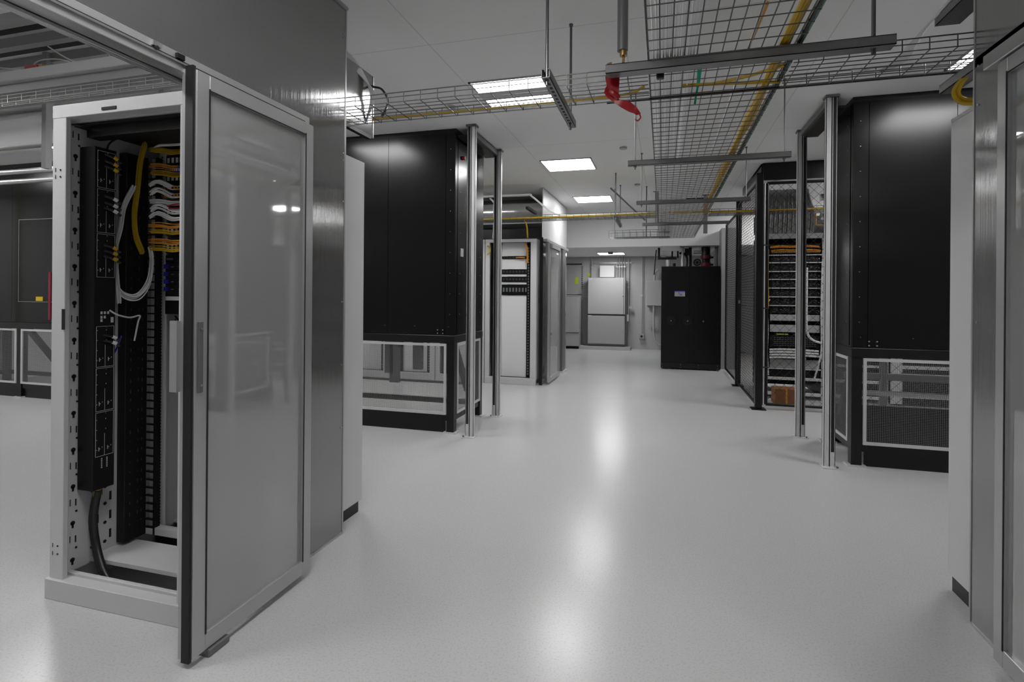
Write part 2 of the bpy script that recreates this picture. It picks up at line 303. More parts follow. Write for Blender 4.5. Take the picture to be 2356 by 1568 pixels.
for z0, l in ((1.458, 'network switch with a blue tab, topmost of four'), (1.42, 'network switch with a blue tab, second of four'), (1.382, 'network switch with a blue tab, third of four'), (1.344, 'network switch with a blue tab, lowest of four')):
    t = eq('network_switch', z0, z0+.036, l, 'network switch'); t['group'] = 'switches in the open rack'
    B(-2.437, 2.135, z0+.008, -2.415, 2.146, z0+.03).build('blue_tab', 'blue', t)
    h = MB()
    for i in range(7): h.box(-2.40+i*.05, 2.144, z0+.015, -2.385+i*.05, 2.1455, z0+.019)
    h.build('indicators', 'mesh_steel', t)
t = eq('storage_server', 1.235, 1.342, 'blank black storage unit under the four blue tabbed switches', 'server'); B(-2.43, 2.140, 1.305, -2.0, 2.1455, 1.325).build('handle_bar', 'inner_steel', t)
t = eq('storage_server', 1.495, 1.535, 'dark blank panel just above the blue tabbed switches', 'server', depth=.3, mt='black_frame'); B(-2.43, 2.143, 1.51, -2.39, 2.1455, 1.52).build('badge', 'mesh_steel', t)

# containment wall, header, track and sliding door (left)
PX = -1.72
pw = thing('containment_wall', 'shiny grey containment panel from floor to ceiling over the left sliding door', 'containment wall', (PX, 1.5, 0))
MB().prism([(-1.5, 2.20), (2.28, 2.20), (2.28, .012), (2.632, .012), (2.632, 2.945), (-1.5, 2.945)], 0, PX-.012, PX).build('sheet', 'poly', pw)
MB().box(PX-.016, 2.630, .0, PX+.003, 2.640, 2.948).box(PX-.016, 2.28, 0, PX+.004, 2.64, .012).box(PX-.014, -1.5, 2.935, PX+.012, 2.64, 2.949).build('edge_trim', 'aluminium', pw)
h = MB()
for z in (2.79, 2.77, 2.13, 2.09, 1.86, 1.3, .95, .6): h.tube([(PX, 2.615, z), (PX+.004, 2.615, z)], .004, 8)
h.build('screws', 'bright_wire', pw)
B(PX+.0, 2.262, .0, PX+.002, 2.268, 2.2).build('seam_strip', 'bright_wire', pw)
tr = thing('door_track', 'grey aluminium sliding door track under the left containment header', 'door track', (-1.70, 1, 2.12))
MB().box(-1.748, -1.4, 2.122, -1.735, 2.27, 2.215).box(-1.735, -1.4, 2.122, -1.722, 2.27, 2.135).box(-1.719, -1.4, 2.135, -1.66, 2.24, 2.2).build('rail_profile', 'aluminium', tr, .002)
B(-1.66, -1.4, 2.160, -1.652, 2.2, 2.167).build('roller_groove', 'bright_wire', tr); B(-1.66, -1.4, 2.168, -1.655, 2.2, 2.172).build('groove_shadow_gap', 'dark_slot', tr)
for y in (1.06, 1.40):
    g = B(-1.66, y, 2.178, -1.650, y+.03, 2.195).build('roller_bracket', 'bright_wire', tr); T([(-1.658, y+.012, 2.172), (-1.645, y+.012, 2.172)], .007, 12).build('roller', 'rubber', g)
B(-1.657, 1.49, 2.172, -1.645, 1.52, 2.19).build('end_stop', 'black_plastic', tr)
def sliding_door(name, x, s, y0, y1, label, zt=2.146, extra=True, mir=1):   # s: side the room is on
    t = thing(name, label, 'sliding door', (x, (y0+y1)/2, 0)); th = .034; a, b = x-th/2, x+th/2; st = .058
    g = MB().box(a, y0, .03, b, y0+st, zt).box(a, y1-st, .03, b, y1, zt).box(a, y0+st, .03, b, y1-st, .095).box(a, y0+st, zt-.055, b, y1-st, zt)
    g.build('frame', 'aluminium', t, .002)
    MB().box(x-.004, y0+st, .095, x+.004, y1-st, zt-.055).build('pane', 'door_glass', t)
    q = MB(); e = b if s > 0 else a-.002
    q.box(e, y0+st-.004, .09, e+.002, y0+st+.002, zt-.05).box(e, y1-st-.002, .09, e+.002, y1-st+.004, zt-.05).box(e, y0+st, zt-.059, e+.002, y1-st, zt-.055)
    q.build('glazing_bead', 'rubber', t)
    return t
sd = sliding_door('sliding_door', -1.628, 1, 1.538, 2.205, 'tall glazed sliding door with grey frame standing open on the left')
B(-1.652, 1.528, .02, -1.618, 1.540, 2.16).build('black_edge_seal', 'rubber', sd); B(-1.668, 1.53, .03, -1.652, 1.548, 2.15).build('meeting_profile', 'aluminium', sd)
hd = B(-1.611, 1.548, .985, -1.604, 1.570, 1.243).build('pull_handle', 'dark_galv', sd, .002)
h = MB()
for z in (1.215, 1.012): h.tube([(-1.604, 1.559, z), (-1.600, 1.559, z)], .004, 8)
h.build('handle_screw', 'bright_wire', hd)
MB().box(-1.70, 1.515, .99, -1.668, 1.53, 1.245).build('rear_handle', 'aluminium', sd)
B(-1.655, 1.60, .0, -1.60, 1.70, .028).build('bottom_guide', 'dark_galv', sd, .003)
# short panel and cabling over the rack beyond the header
sp = thing('overhead_panel', 'small shiny upright panel over the open rack top, beyond the header', 'panel', (-1.80, 2.85, 2.17))
B(-1.806, 2.65, 2.345, -1.80, 3.065, 2.74).build('sheet', 'poly', sp); MB().box(-1.815, 2.6, 2.325, -1.785, 3.02, 2.347).box(-1.85, 2.6, 2.165, -1.83, 2.62, 2.33).build('bottom_channel', 'black_frame', sp)
B(-1.81, 3.062, 2.345, -1.796, 3.07, 2.74).build('edge', 'aluminium', sp)
def wire_tray(name, label, ax, l0, l1, w0, w1, zb, hs=.052, pl=.05, pc=.1, r=.0026, off=0, group=None, mt='wire'):
    m = MB(); nl = max(2, round((w1-w0)/pl))
    def pt(l, w_, z): return (l, w_, z) if ax == 'x' else (w_, l, z)
    for i in range(nl+1):
        w_ = w0+(w1-w0)*i/nl; m.tube([pt(l0, w_, zb), pt(l1, w_, zb)], r, 6)
    for w_ in (w0, w1):
        for z in (zb+hs*.55, zb+hs): m.tube([pt(l0, w_, z), pt(l1, w_, z)], r if z < zb+hs*.9 else r*1.25, 6)
    n = int((l1-l0-off)/pc)
    for i in range(n+1):
        l = l0+off+i*pc; m.tube([pt(l, w0-.002, zb+hs), pt(l, w0-.002, zb-.003), pt(l, w1+.002, zb-.003), pt(l, w1+.002, zb+hs)], r, 6)
    o = m.build(name, mt); return tag(o, label, 'cable tray', group)
wire_tray('cable_tray', 'wire basket cable tray with yellow cable crossing the aisle nearest the camera', 'x', -1.92, -.075, 2.655, 2.945, 2.40, off=.05)
wire_tray('cable_tray', 'wire basket tray running right from the wide tray, black cable on it', 'x', .56, 3.2, 2.655, 2.945, 2.40, off=.02)
wire_tray('cable_tray', 'wide wire mesh tray running away overhead down the corridor', 'y', -.4, 10.3, -.07, .555, 2.412, hs=.055, pl=.052, pc=.093)
wire_tray('cable_tray', 'far wire basket tray left of the wide tray, yellow cable on it', 'x', -6.0, -.08, 7.25, 7.50, 2.40, off=.03)
wire_tray('cable_tray', 'far wire basket tray running right through the chain link cage', 'x', .565, 3.4, 7.25, 7.50, 2.40, off=.03)
wire_tray('cable_tray', 'short wire tray hanging low near the bulkhead', 'x', -.78, .1, 8.15, 8.42, 2.22, hs=.1, pl=.05, pc=.1, mt='wire')
wire_tray('cable_tray', 'upright wire tray with black cables over the open rack', 'y', 2.0, 3.03, -2.12, -1.86, 2.62, hs=.06)
# struts and rods
def strut(label, ax, l0, l1, w_, z0, z1=None, wd=.041, mt='strut_steel', holes=True):
    z1 = z1 or z0+.041; t = thing('support_channel', label, 'support channel', ((l0+l1)/2, w_, z0) if ax == 'x' else (w_, (l0+l1)/2, z0))
    m = MB(); h = MB()
    def bx(mm, la, wa, za, lb, wb, zb):
        if ax == 'x': mm.box(la, wa, za, lb, wb, zb)
        else: mm.box(wa, la, za, wb, lb, zb)
    a, b = w_-wd/2, w_+wd/2
    bx(m, l0, a, z0, l1, b, z0+.003); bx(m, l0, a, z0, l1, a+.003, z1); bx(m, l0, b-.003, z0, l1, b, z1); bx(m, l0, a, z1-.003, l1, a+.01, z1); bx(m, l0, b-.01, z1-.003, l1, b, z1)
    m.build('channel', mt, t)
    if holes:
        n = int((l1-l0)/.05)
        for i in range(n): bx(h, l0+.02+i*.05, w_-.007, z0-.0008, l0+.046+i*.05, w_+.007, z0)
        h.build('slots', 'dark_slot', t)
    return t
strut('slotted channel hanging under the near wire tray, below the nearest ceiling light', 'y', 2.44, 3.22, -.532, 2.36)
strut('long flat grey channel holding the wide tray, nearest one, by the red streamer', 'x', -.26, .90, 2.52, 2.37, wd=.062, holes=False)
strut('flat grey channel holding the wide tray, second from the camera', 'x', -.27, .90, 4.33, 2.37, holes=False)
strut('flat grey channel holding the wide tray, third from the camera', 'x', -.29, .90, 6.2, 2.37, holes=False)
strut('flat grey channel holding the wide tray, farthest one near the bulkhead', 'x', -.29, .90, 8.1, 2.37, holes=False)
strut('short slotted channel under the far yellow cable tray, left of centre', 'y', 7.1, 8.0, -.60, 2.35)
strut('slotted channel above the racks of the far left pod', 'y', 7.6, 8.6, -1.92, 2.60, mt='dark_galv')
strut('dark channel above the right doorway, lower one beside the yellow loop', 'y', 2.0, 2.95, 1.27, 2.30, wd=.06, mt='dark_galv', holes=False)
strut('dark channel above the right doorway, upper one near the ceiling', 'y', 1.9, 2.95, 1.27, 2.62, wd=.10, mt='dark_galv', holes=False)
def rod(x, y, z0, label, r=.005):
    t = thing('threaded_rod', label, 'threaded rod', (x, y, z0), 'threaded rods holding the trays')
    T([(x, y, z0), (x, y, ZC)], r, 8).build('rod', 'wire', t, smooth=True); T([(x, y, z0+.018), (x, y, z0+.03)], .011, 6).build('nut', 'dark_galv', t)
    T([(x, y, ZC-.012), (x, y, ZC)], .012, 10).build('ceiling_anchor', 'dark_galv', t)
rod(-.532, 2.47, 2.335, 'thick rod holding the near end of the slotted channel by the ceiling light', .0075)
rod(-.532, 3.14, 2.325, 'thick rod holding the far end of the slotted channel by the ceiling light', .0075)
rod(.828, 2.52, 2.35, 'thick rod at the right end of the nearest flat channel', .008)
rod(-.215, 4.33, 2.34, 'thin rod at the left end of the second flat channel')
rod(.855, 4.33, 2.34, 'thin rod at the right end of the second flat channel')
rod(-.235, 6.2, 2.34, 'thin rod at the left end of the third flat channel')
rod(.855, 6.2, 2.34, 'thin rod at the right end of the third flat channel')
rod(-.235, 8.1, 2.2, 'rod at the left end of the farthest flat channel', .008)
rod(-.60, 7.12, 2.33, 'rod at the near end of the short channel under the far yellow tray', .008)
rod(-.60, 7.92, 2.33, 'rod at the far end of the short channel under the far yellow tray', .006)
rod(-.70, 8.2, 2.2, 'rod at the left end of the low hanging tray', .004)
b = T([(-.75, 8.0, 2.93), (-.25, 8.1, 2.45)], .012, 6).build('brace_bar', 'dark_galv'); tag(b, 'diagonal brace slanting from the ceiling to the far wide tray end', 'brace')
for y in (9.0,):
    q = MB().box(.62, y, 2.34, .68, y+.04, ZC).box(.60, y, ZC-.01, .70, y+.04, ZC).build('hanger_post', 'duct_grey'); tag(q, 'grey hanger post near the black gap beyond the wide tray', 'hanger')
q = MB().box(-.12, 8.5, 2.45, -.06, 8.54, ZC).box(-.15, 8.5, ZC-.01, -.03, 8.54, ZC).build('hanger_post', 'duct_grey'); tag(q, 'grey hanger post left of the wide tray far end', 'hanger')
# cables in the trays
def cables(name, label, mt, paths, r, cat='cable', seg=7, n=1): 
    m = MB()
    for p in paths: m.tube(bez(p, 4) if len(p) > 2 else p, r, seg)
    return tag(m.build(name, mt, smooth=True), label, cat)
cables('fibre_cable', 'yellow cable along the near wire tray, running right past the slotted channel', 'yellow', [[(-1.72, 2.925, 2.413), (-.9, 2.922, 2.413), (-.3, 2.92, 2.413)], [(-1.72, 2.935, 2.418), (-.9, 2.93, 2.416), (-.25, 2.925, 2.42), (-.1, 2.85, 2.43)]], .0075)
cables('fibre_cable', 'yellow cable crossing the wide tray beside the teal cable', 'yellow', [[(.09, 2.87, 2.425), (.3, 2.9, 2.425), (.56, 2.945, 2.425)], [(.24, 2.9, 2.43), (.4, 2.84, 2.43), (.54, 2.75, 2.43)]], .008)
yb = []
R = random.Random(4)
for i in range(9): yb.append([(.50+R.uniform(-.022, .022), y+R.uniform(-.1, .1), 2.428+R.uniform(0, .02)) for y in (-.3, 1.5, 2.6, 3.6, 4.8, 6.0, 7.2)])
cables('fibre_cable', 'long yellow cable bundle along the right edge of the wide mesh tray', 'yellow', yb, .008, 'cable bundle')
cables('fibre_cable', 'yellow cable along the far wire tray, left part', 'yellow', [[(-5.9, 7.28, 2.42), (-2.4, 7.28, 2.42), (-1.2, 7.28, 2.425), (-.1, 7.28, 2.43)], [(-5.9, 7.31, 2.42), (-1.2, 7.31, 2.425), (-.1, 7.3, 2.43)]], .011)
cables('fibre_cable', 'bright lime cable lying on the far wire tray', 'lime', [[(-2.6, 7.34, 2.423), (-1.4, 7.35, 2.428), (-.7, 7.34, 2.43), (-.1, 7.34, 2.435)]], .012)
cables('fibre_cable', 'yellow cable along the far tray behind the chain link cage', 'yellow', [[(.0, 7.3, 2.44), (.7, 7.28, 2.425), (1.6, 7.28, 2.425), (3.3, 7.28, 2.425)], [(.6, 7.31, 2.425), (3.3, 7.31, 2.425)]], .012)
cables('data_cables', 'dense pale cable bundle filling the left side of the wide mesh tray', 'grey_cable', [[(-.045+i*.0105, -.3, 2.425+(i % 3)*.008), (-.045+i*.0105+R.uniform(-.006, .006), 2.4, 2.425+(i % 3)*.008), (-.045+i*.0105+R.uniform(-.006, .006), 6, 2.425), (-.045+i*.0105, 9.8, 2.425)] for i in range(17)], .0038, 'cable bundle')
cables('data_cables', 'thin white cable running down the middle of the wide mesh tray', 'white_cable', [[(.355, 1.2, 2.425), (.35, 3, 2.425), (.348, 5, 2.425), (.35, 8, 2.425), (.33, 10, 2.425)]], .006)
cables('data_cables', 'pale orange cable in the middle of the wide tray above the near channel', 'orange', [[(.362, 2.15, 2.43), (.352, 2.44, 2.43)]], .009)
cables('power_cable', 'black and teal cable along the outer right edge of the wide tray', 'black_cable', [[(.545, -.2, 2.43), (.55, 1.6, 2.43), (.55, 2.4, 2.43), (.55, 3.4, 2.43), (.545, 6.2, 2.43)]], .008)
cables('ground_cable', 'thin teal cable along the outer right edge of the wide tray', 'teal', [[(.565, -.2, 2.44), (.568, 1.6, 2.438), (.560, 2.4, 2.436), (.566, 3.4, 2.44), (.56, 6.2, 2.44)]], .006)
cables('ground_cable', 'bright teal cable hanging down through the wide mesh tray', 'teal', [[(.175, 3.0, 2.57), (.172, 3.0, 2.48), (.165, 3.0, 2.42), (.158, 3.0, 2.365)], [(.19, 3.0, 2.57), (.178, 3.0, 2.48), (.165, 3.0, 2.42)]], .006)
cables('power_cable', 'black cable along the near tray right of the wide tray', 'black_cable', [[(-.3, 2.955, 2.40), (.4, 2.955, 2.40), (1.1, 2.955, 2.40), (1.9, 2.955, 2.40)]], .0075)
cables('power_cable', 'black cable arching down over the left end of the near tray', 'black_cable', [[(-1.85, 2.98, 2.70), (-1.79, 3.03, 2.665), (-1.72, 3.03, 2.64), (-1.66, 3.0, 2.56), (-1.60, 2.88, 2.46), (-1.62, 2.86, 2.40)]], .007)
cables('data_cables', 'bunch of grey looping cables over the open rack top by the header edge', 'grey_cable', [[(-1.95, 2.6, 2.80-i*.012), (-1.84, 2.80, 2.80-i*.012), (-1.80+i*.004, 2.94, 2.72-i*.01), (-1.77+i*.004, 2.99, 2.58), (-1.80, 2.98, 2.42)] for i in range(7)], .005, 'cable bundle')
cables('fibre_cable', 'yellow cable coil hanging beside the right containment wall', 'yellow', [[(1.36, 2.66, 2.36), (1.27, 2.72, 2.33), (1.235, 2.80, 2.27), (1.24, 2.78, 2.21), (1.27, 2.72, 2.175), (1.36, 2.66, 2.16)], [(1.36, 2.67, 2.345), (1.27, 2.73, 2.32), (1.25, 2.80, 2.265), (1.255, 2.78, 2.22), (1.28, 2.72, 2.19), (1.36, 2.67, 2.175)]], .009, 'cable coil')
cables('data_cables', 'grey cables curving up to the ceiling above the near right tray', 'grey_cable', [[(1.55, 2.2+i*.015, 2.93), (1.33, 2.55+i*.015, 2.78), (1.20, 2.95, 2.64), (1.08+i*.01, 3.02, 2.50), (.98, 2.93, 2.43), (.85, 2.85, 2.42)] for i in range(6)], .006, 'cable bundle')
wire_tray('cable_tray', 'small dark wire tray rising above the right doorway', 'y', 2.0, 3.0, 1.36, 1.5, 2.72, hs=.04)
# grey drain pipe, brass parts, red streamer
pp = thing('drop_pipe', 'grey vertical pipe hanging from the ceiling by the red streamer', 'pipe', (-.192, 2.6, 2.4))
T([(-.192, 2.6, 2.515), (-.192, 2.6, ZC)], .0255, 16).build('pipe_body', 'strut_steel', pp, smooth=True)
T([(-.188, 2.6, 2.49), (-.188, 2.6, 2.515)], .018, 12).build('brass_collar', 'brass', pp, smooth=True)
T([(-.188, 2.6, 2.45), (-.188, 2.6, 2.49)], .006, 8).build('brass_stem', 'brass', pp); T([(-.188, 2.6, 2.41), (-.188, 2.6, 2.455)], .012, 10).build('red_plug', 'maroon', pp)
bf = thing('pipe_fitting', 'small brass fitting left of the grey pipe on the channel end', 'pipe fitting', (-.255, 2.6, 2.40))
T([(-.255, 2.6, 2.405), (-.255, 2.6, 2.445)], .011, 10).build('body', 'brass', bf, smooth=True); T([(-.262, 2.6, 2.45), (-.24, 2.6, 2.455)], .012, 10).build('elbow', 'brass', bf, smooth=True); T([(-.25, 2.6, 2.43), (-.232, 2.6, 2.425)], .007, 8).build('outlet', 'orange', bf)
rs = thing('red_streamer', 'red plastic streamer knotted and hanging from the wire tray', 'streamer', (-.23, 2.58, 2.2))
def ribbon(name, pts, ws, th=.003):
    m = MB(); n = len(pts)
    for (x, y, z), (wx, wz) in zip(pts, ws): m.v += [(x-wx, y, z-wz), (x-wx, y+th, z-wz), (x+wx, y+th*2, z+wz), (x+wx, y, z+wz)]
    for i in range(n-1):
        for j in range(4): m.f.append((4*i+j, 4*i+(j+1) % 4, 4*i+4+(j+1) % 4, 4*i+4+j))
    m.f += [(3, 2, 1, 0), (4*n-4, 4*n-3, 4*n-2, 4*n-1)]; return m.build(name, 'red', rs, smooth=True)
ribbon('upper_flap', [(-.238, 2.59, 2.405), (-.237, 2.583, 2.38), (-.234, 2.586, 2.34), (-.232, 2.58, 2.31), (-.228, 2.582, 2.29)], [(.034, .003), (.033, 0), (.028, 0), (.026, -.002), (.014, 0)])
ribbon('twisted_tail', [(-.262, 2.57, 2.345), (-.268, 2.575, 2.325), (-.25, 2.575, 2.305), (-.232, 2.58, 2.288), (-.212, 2.578, 2.268), (-.185, 2.57, 2.252), (-.155, 2.58, 2.238), (-.13, 2.575, 2.22), (-.113, 2.58, 2.20)], [(.006, .008), (.008, .010), (.010, .016), (.006, .014), (.008, .010), (.006, .018), (.004, .022), (.006, .015), (.009, .003)])
T(bez([(-.245, 2.57, 2.315), (-.225, 2.565, 2.30), (-.21, 2.58, 2.285)]), .014, 8).build('knot', 'red', rs, smooth=True)
T(bez([(-.113, 2.58, 2.205), (-.105, 2.58, 2.185), (-.118, 2.58, 2.170), (-.13, 2.58, 2.178)]), .0035, 6).build('curl', 'red', rs, smooth=True)
ck = B(-.035, 2.60, 2.37, .0, 2.63, 2.455).build('tray_clamp', 'black_frame', None, .004); tag(ck, 'black clamp joining the near tray to the wide tray', 'clamp')

# ---- things above the left pod, seen over the rack
for i, (y, xe) in enumerate(((2.30, -2.9), (2.52, -2.9), (2.75, -2.9))):
    o = B(-6, y-.02, ZC-.03, -2.0, y+.025, ZC-.0).build('ceiling_slot_diffuser', 'dark_slot'); tag(o, ('black ceiling slot over the left pod, nearest of three', 'black ceiling slot over the left pod, middle of three', 'black ceiling slot over the left pod, farthest of three')[i], 'ceiling slot')
    o = B(-6, y-.12, ZC-.06, -2.0, y-.07, ZC).build('ceiling_rib', 'grey_paint'); tag(o, ('grey ceiling rib beside the nearest black slot', 'grey ceiling rib beside the middle black slot', 'grey ceiling rib beside the farthest black slot')[i], 'ceiling rib')
bb = thing('wire_duct', 'pale grey enclosed duct running above the open rack', 'cable duct', (-3.5, 2.3, 2.56))
B(-6, 2.26, 2.60, -2.05, 2.44, 2.66).build('trunking', 'light_box', bb, .004); B(-6, 2.30, 2.55, -2.05, 2.50, 2.60).build('lower_channel', 'duct_grey', bb)
wire_tray('cable_tray', 'small thin wire tray just above the open rack top, beyond the door track', 'x', -6, -1.9, 2.3, 2.34, 2.49, hs=.045, pl=.04, pc=.12, r=.002, mt='bright_wire')
for x, l in ((-3.0, 'pale hanger post right behind the open rack top'), (-4.0, 'pale hanger post left of the open rack, near the picture edge')):
    o = B(x-.02, 2.6, 2.17, x+.02, 2.64, ZC).build('hanger_post', 'light_box'); tag(o, l, 'hanger')
cables('data_cables', 'thin looping white cables above the left rack beside the orange connector', 'white_cable', [[(-3.75, 2.36, 2.70), (-3.68, 2.36, 2.75), (-3.5, 2.36, 2.74), (-3.3, 2.36, 2.67)], [(-3.6, 2.36, 2.83), (-3.4, 2.36, 2.72), (-3.28, 2.36, 2.70)], [(-3.10, 2.36, 2.85), (-3.11, 2.36, 2.66)], [(-4.1, 2.36, 2.76), (-3.7, 2.36, 2.69)]], .004)
oc = thing('cable_connector', 'orange and red connector resting on the pale duct at upper left', 'connector', (-3.65, 2.34, 2.66))
B(-3.74, 2.32, 2.662, -3.55, 2.37, 2.70).build('body', 'orange', oc, .004); B(-3.72, 2.31, 2.675, -3.62, 2.375, 2.705).build('red_cap', 'red', oc, .004)
ds = thing('air_duct', 'shiny silver insulated duct beyond the open rack at far left', 'air duct', (-6, 3.4, 2.6))
T([(-9.3, 3.45, 2.78), (-3.6, 3.45, 2.78)], .15, 24).build('duct_shell', 'silver', ds, smooth=True)
h = MB()
for x in (-8, -7, -6, -5, -4): h.tube([(x, 3.45, 2.78), (x+.04, 3.45, 2.78)], .153, 24)
h.build('duct_band', 'bright_wire', ds, smooth=True)
for z, y, l in ((2.72, 4.4, 'grey pipe along the top of the far left black unit, upper one'), (2.62, 4.45, 'grey pipe along the top of the far left black unit, lower one')):
    o = T([(-9.3, y, z), (-3.8, y, z)], .03, 10).build('conduit_pipe', 'duct_grey', smooth=True); tag(o, l, 'pipe')

# ================= COOLING UNITS =================
def mesh_panel(t, ax, a0, a1, c, z0, z1, fr=.024, pitch=.0125, s=1):
    """framed wire mesh panel in plane ax=c"""
    f = MB(); m = MB()
    def bx(mm, p0, q0, p1, q1, th):
        if ax == 'y': mm.box(p0, c-th, q0, p1, c+th, q1)
        else: mm.box(c-th, p0, q0, c+th, p1, q1)
    bx(f, a0, z0, a1, z0+fr, .008); bx(f, a0, z1-fr, a1, z1, .008); bx(f, a0, z0+fr, a0+fr, z1-fr, .008); bx(f, a1-fr, z0+fr, a1, z1-fr, .008)
    fo = f.build('mesh_frame', 'galvanised', t)
    n = int((a1-a0-2*fr)/pitch)
    for i in range(1, n): x = a0+fr+i*pitch; bx(m, x-.0009, z0+fr, x+.0009, z1-fr, .0009)
    n = int((z1-z0-2*fr)/pitch)
    for i in range(1, n): z = z0+fr+i*pitch; bx(m, a0+fr, z-.0009, a1-fr, z+.0009, .0009)
    m.build('wire_mesh', 'mesh_steel', fo)
def unit(x0, x1, label, near, y0=4.82, y1=5.66, pitch=.0125, div=None):
    t = thing('cooling_unit', label, 'cooling unit', ((x0+x1)/2, (y0+y1)/2, 0))
    B(x0, y0+.012, .945, x1, y1, 2.90).build('cabinet', 'black_paint', t, .003)
    n = max(1, round((x1-x0-.62)/.78)); xs = []
    cuts = [x0, x0+(.62 if near < 0 else (x1-x0-n*.78)), x1]
    # front panels
    if near > 0: ed = [x1-.10, x1-.72, x1-1.5, x0]   # corridor side is x1
    else: ed = [x0+.11, x0+.70, x0+1.45, x1]
    p = near and sorted(ed+[x1 if near > 0 else x0])
    for a, b in zip(p[:-1], p[1:]): B(a+.002, y0, .950, b-.002, y0+.012, 2.905).build('front_panel', 'black_paint', t)
    B(x0, y0+.01, 2.905, x1, y1, 2.948).build('top_rim', 'black_frame', t)
    B(x0-.002, y0-.006, .87, x1+.002, y1+.004, .945).build('belt_rail', 'black_frame', t, .003)
    sgn = near; ex = x1 if near > 0 else x0
    MB().box(min(ex, ex+sgn*.004), y0+.06, .96, max(ex, ex+sgn*.004), y1-.06, 2.9).build('side_panel', 'black_paint', t)
    h = MB()
    for i in range(9):
        z = 1.15+i*.2
        h.tube([(ex-sgn*.05, y0-.002, z), (ex-sgn*.05, y0, z)], .004, 8)
        for yy in (y0+.12, y1-.1): h.tube([(ex+sgn*.004, yy, z), (ex+sgn*.006, yy, z)], .005, 8)
    h.build('rivets', 'mesh_steel', t)
    h = MB()
    for dx in (.12, .175):
        for z in (.965, .998): h.tube([(ex-sgn*dx, y0-.003, z), (ex-sgn*dx, y0, z)], .006, 12)
    for dx in (.06, .42, .75): h.tube([(ex-sgn*dx, y0-.002, 1.03), (ex-sgn*dx, y0, 1.03)], .003, 8)
    h.build('bolts', 'bright_wire', t)
    # legs
    for lx in (x0, x1-.075, (x0+x1)/2):
        for ly in (y0, y1-.075):
            if lx == (x0+x1)/2 and ly > y0: continue
            g = B(lx, ly, .012, lx+.075, ly+.075, .87).build('leg', 'black_frame', t); B(lx-.03, ly-.02, 0, lx+.105, ly+.095, .012).build('foot_plate', 'galvanised', g)
    MB().box(x0+.08, y0+.01, .118, x1-.08, y0+.05, .172).box(x0+.08, y1-.05, .118, x1-.08, y1-.01, .172).box(x0+.01, y0+.08, .118, x0+.05, y1-.08, .172).box(x1-.05, y0+.08, .118, x1-.01, y1-.08, .172).build('lower_rail', 'black_frame', t)
    MB().box(x0+.10, y0+.03, .0, x1-.10, y0+.045, .118).build('floor_shade_strip', 'black_frame', t)  # black strip stands in for the floor shadow under the unit
    mx = (x0+x1)/2
    mesh_panel(t, 'y', mx+.08, x1-.08, y0-.002, .178, .865, pitch=pitch); mesh_panel(t, 'y', x0+.08, mx-.005, y0-.002, .178, .865, pitch=pitch)
    mesh_panel(t, 'x', y0+.08, y1-.08, ex-sgn*.002, .178, .865, pitch=pitch)
    return t
ul = unit(-4.65, -1.93, 'tall black cooling unit with mesh base behind the left posts', 1)
ul.children
# parts hanging inside the mesh base of the left unit
for x, z0 in ((-2.86, .50), (-2.80, .40), (-2.53, .55)):
    m = B(x, 5.15, z0, x+.10, 5.2, .87).build('inner_louvre', 'dark_galv', ul)
MB().prism([(5.0, .86), (5.08, .86), (5.5, .3), (5.42, .3)], 0, -2.05, -2.0).build('inner_brace', 'black_frame', ul)
MB().box(-4.5, 5.54, .35, -2.0, 5.56, .375).build('inner_rail', 'dark_galv', ul)
T([(-2.1, 5.2, .5), (-2.1, 5.2, .86)], .03, 12).build('inner_pipe', 'silver', ul)
ur = unit(1.46, 4.1, 'tall black cooling unit with mesh base behind the right posts', -1, y0=4.85, y1=5.66)
MB().prism([(4.98, .86), (5.06, .86), (5.45, .3), (5.37, .3)], 0, 1.52, 1.56).build('inner_brace', 'black_frame', ur)
MB().box(1.62, 5.55, .60, 4.0, 5.6, .66).box(1.9, 5.56, .37, 1.96, 5.59, .60).box(1.9, 5.56, .66, 1.96, 5.59, .87).build('inner_frame', 'duct_grey', ur)
B(1.55, 5.60, .0, 4.0, 5.63, .36).build('rear_apron', 'black_frame', ur)
B(1.60, 5.05, .54, 4.0, 5.10, .575).build('inner_pipe_rail', 'galvanised', ur)
uf = unit(-9.4, -6.3, 'black cooling unit seen at the far left edge behind the open rack', -1, y0=4.82, y1=5.66)
fp = MB().box(-7.83, 4.815, 1.206, -7.825, 4.82, 2.242).box(-7.83, 4.815, 2.236, -6.9, 4.82, 2.242).box(-6.9, 4.815, 1.206, -6.895, 4.82, 2.242).box(-7.83, 4.815, 1.206, -6.9, 4.82, 1.212).build('access_door_outline', 'mesh_steel', uf)
B(-7.515, 4.812, 1.22, -7.402, 4.819, 1.273).build('warning_label', 'yellow_label', uf); B(-7.30, 4.81, .99, -7.262, 4.819, 1.58).build('red_strip', 'maroon', uf)
MB().prism([(-8.05, .87), (-7.95, .87), (-7.2, .25), (-7.3, .25)], 1, 5.0, 5.05).build('inner_brace', 'black_frame', uf)
yt = MB().box(-8.19, 4.6, .8, -8.14, 4.62, 2.9).build('marker_strip', 'lime'); tag(yt, 'thin yellow vertical strip at the far left picture edge', 'strip')

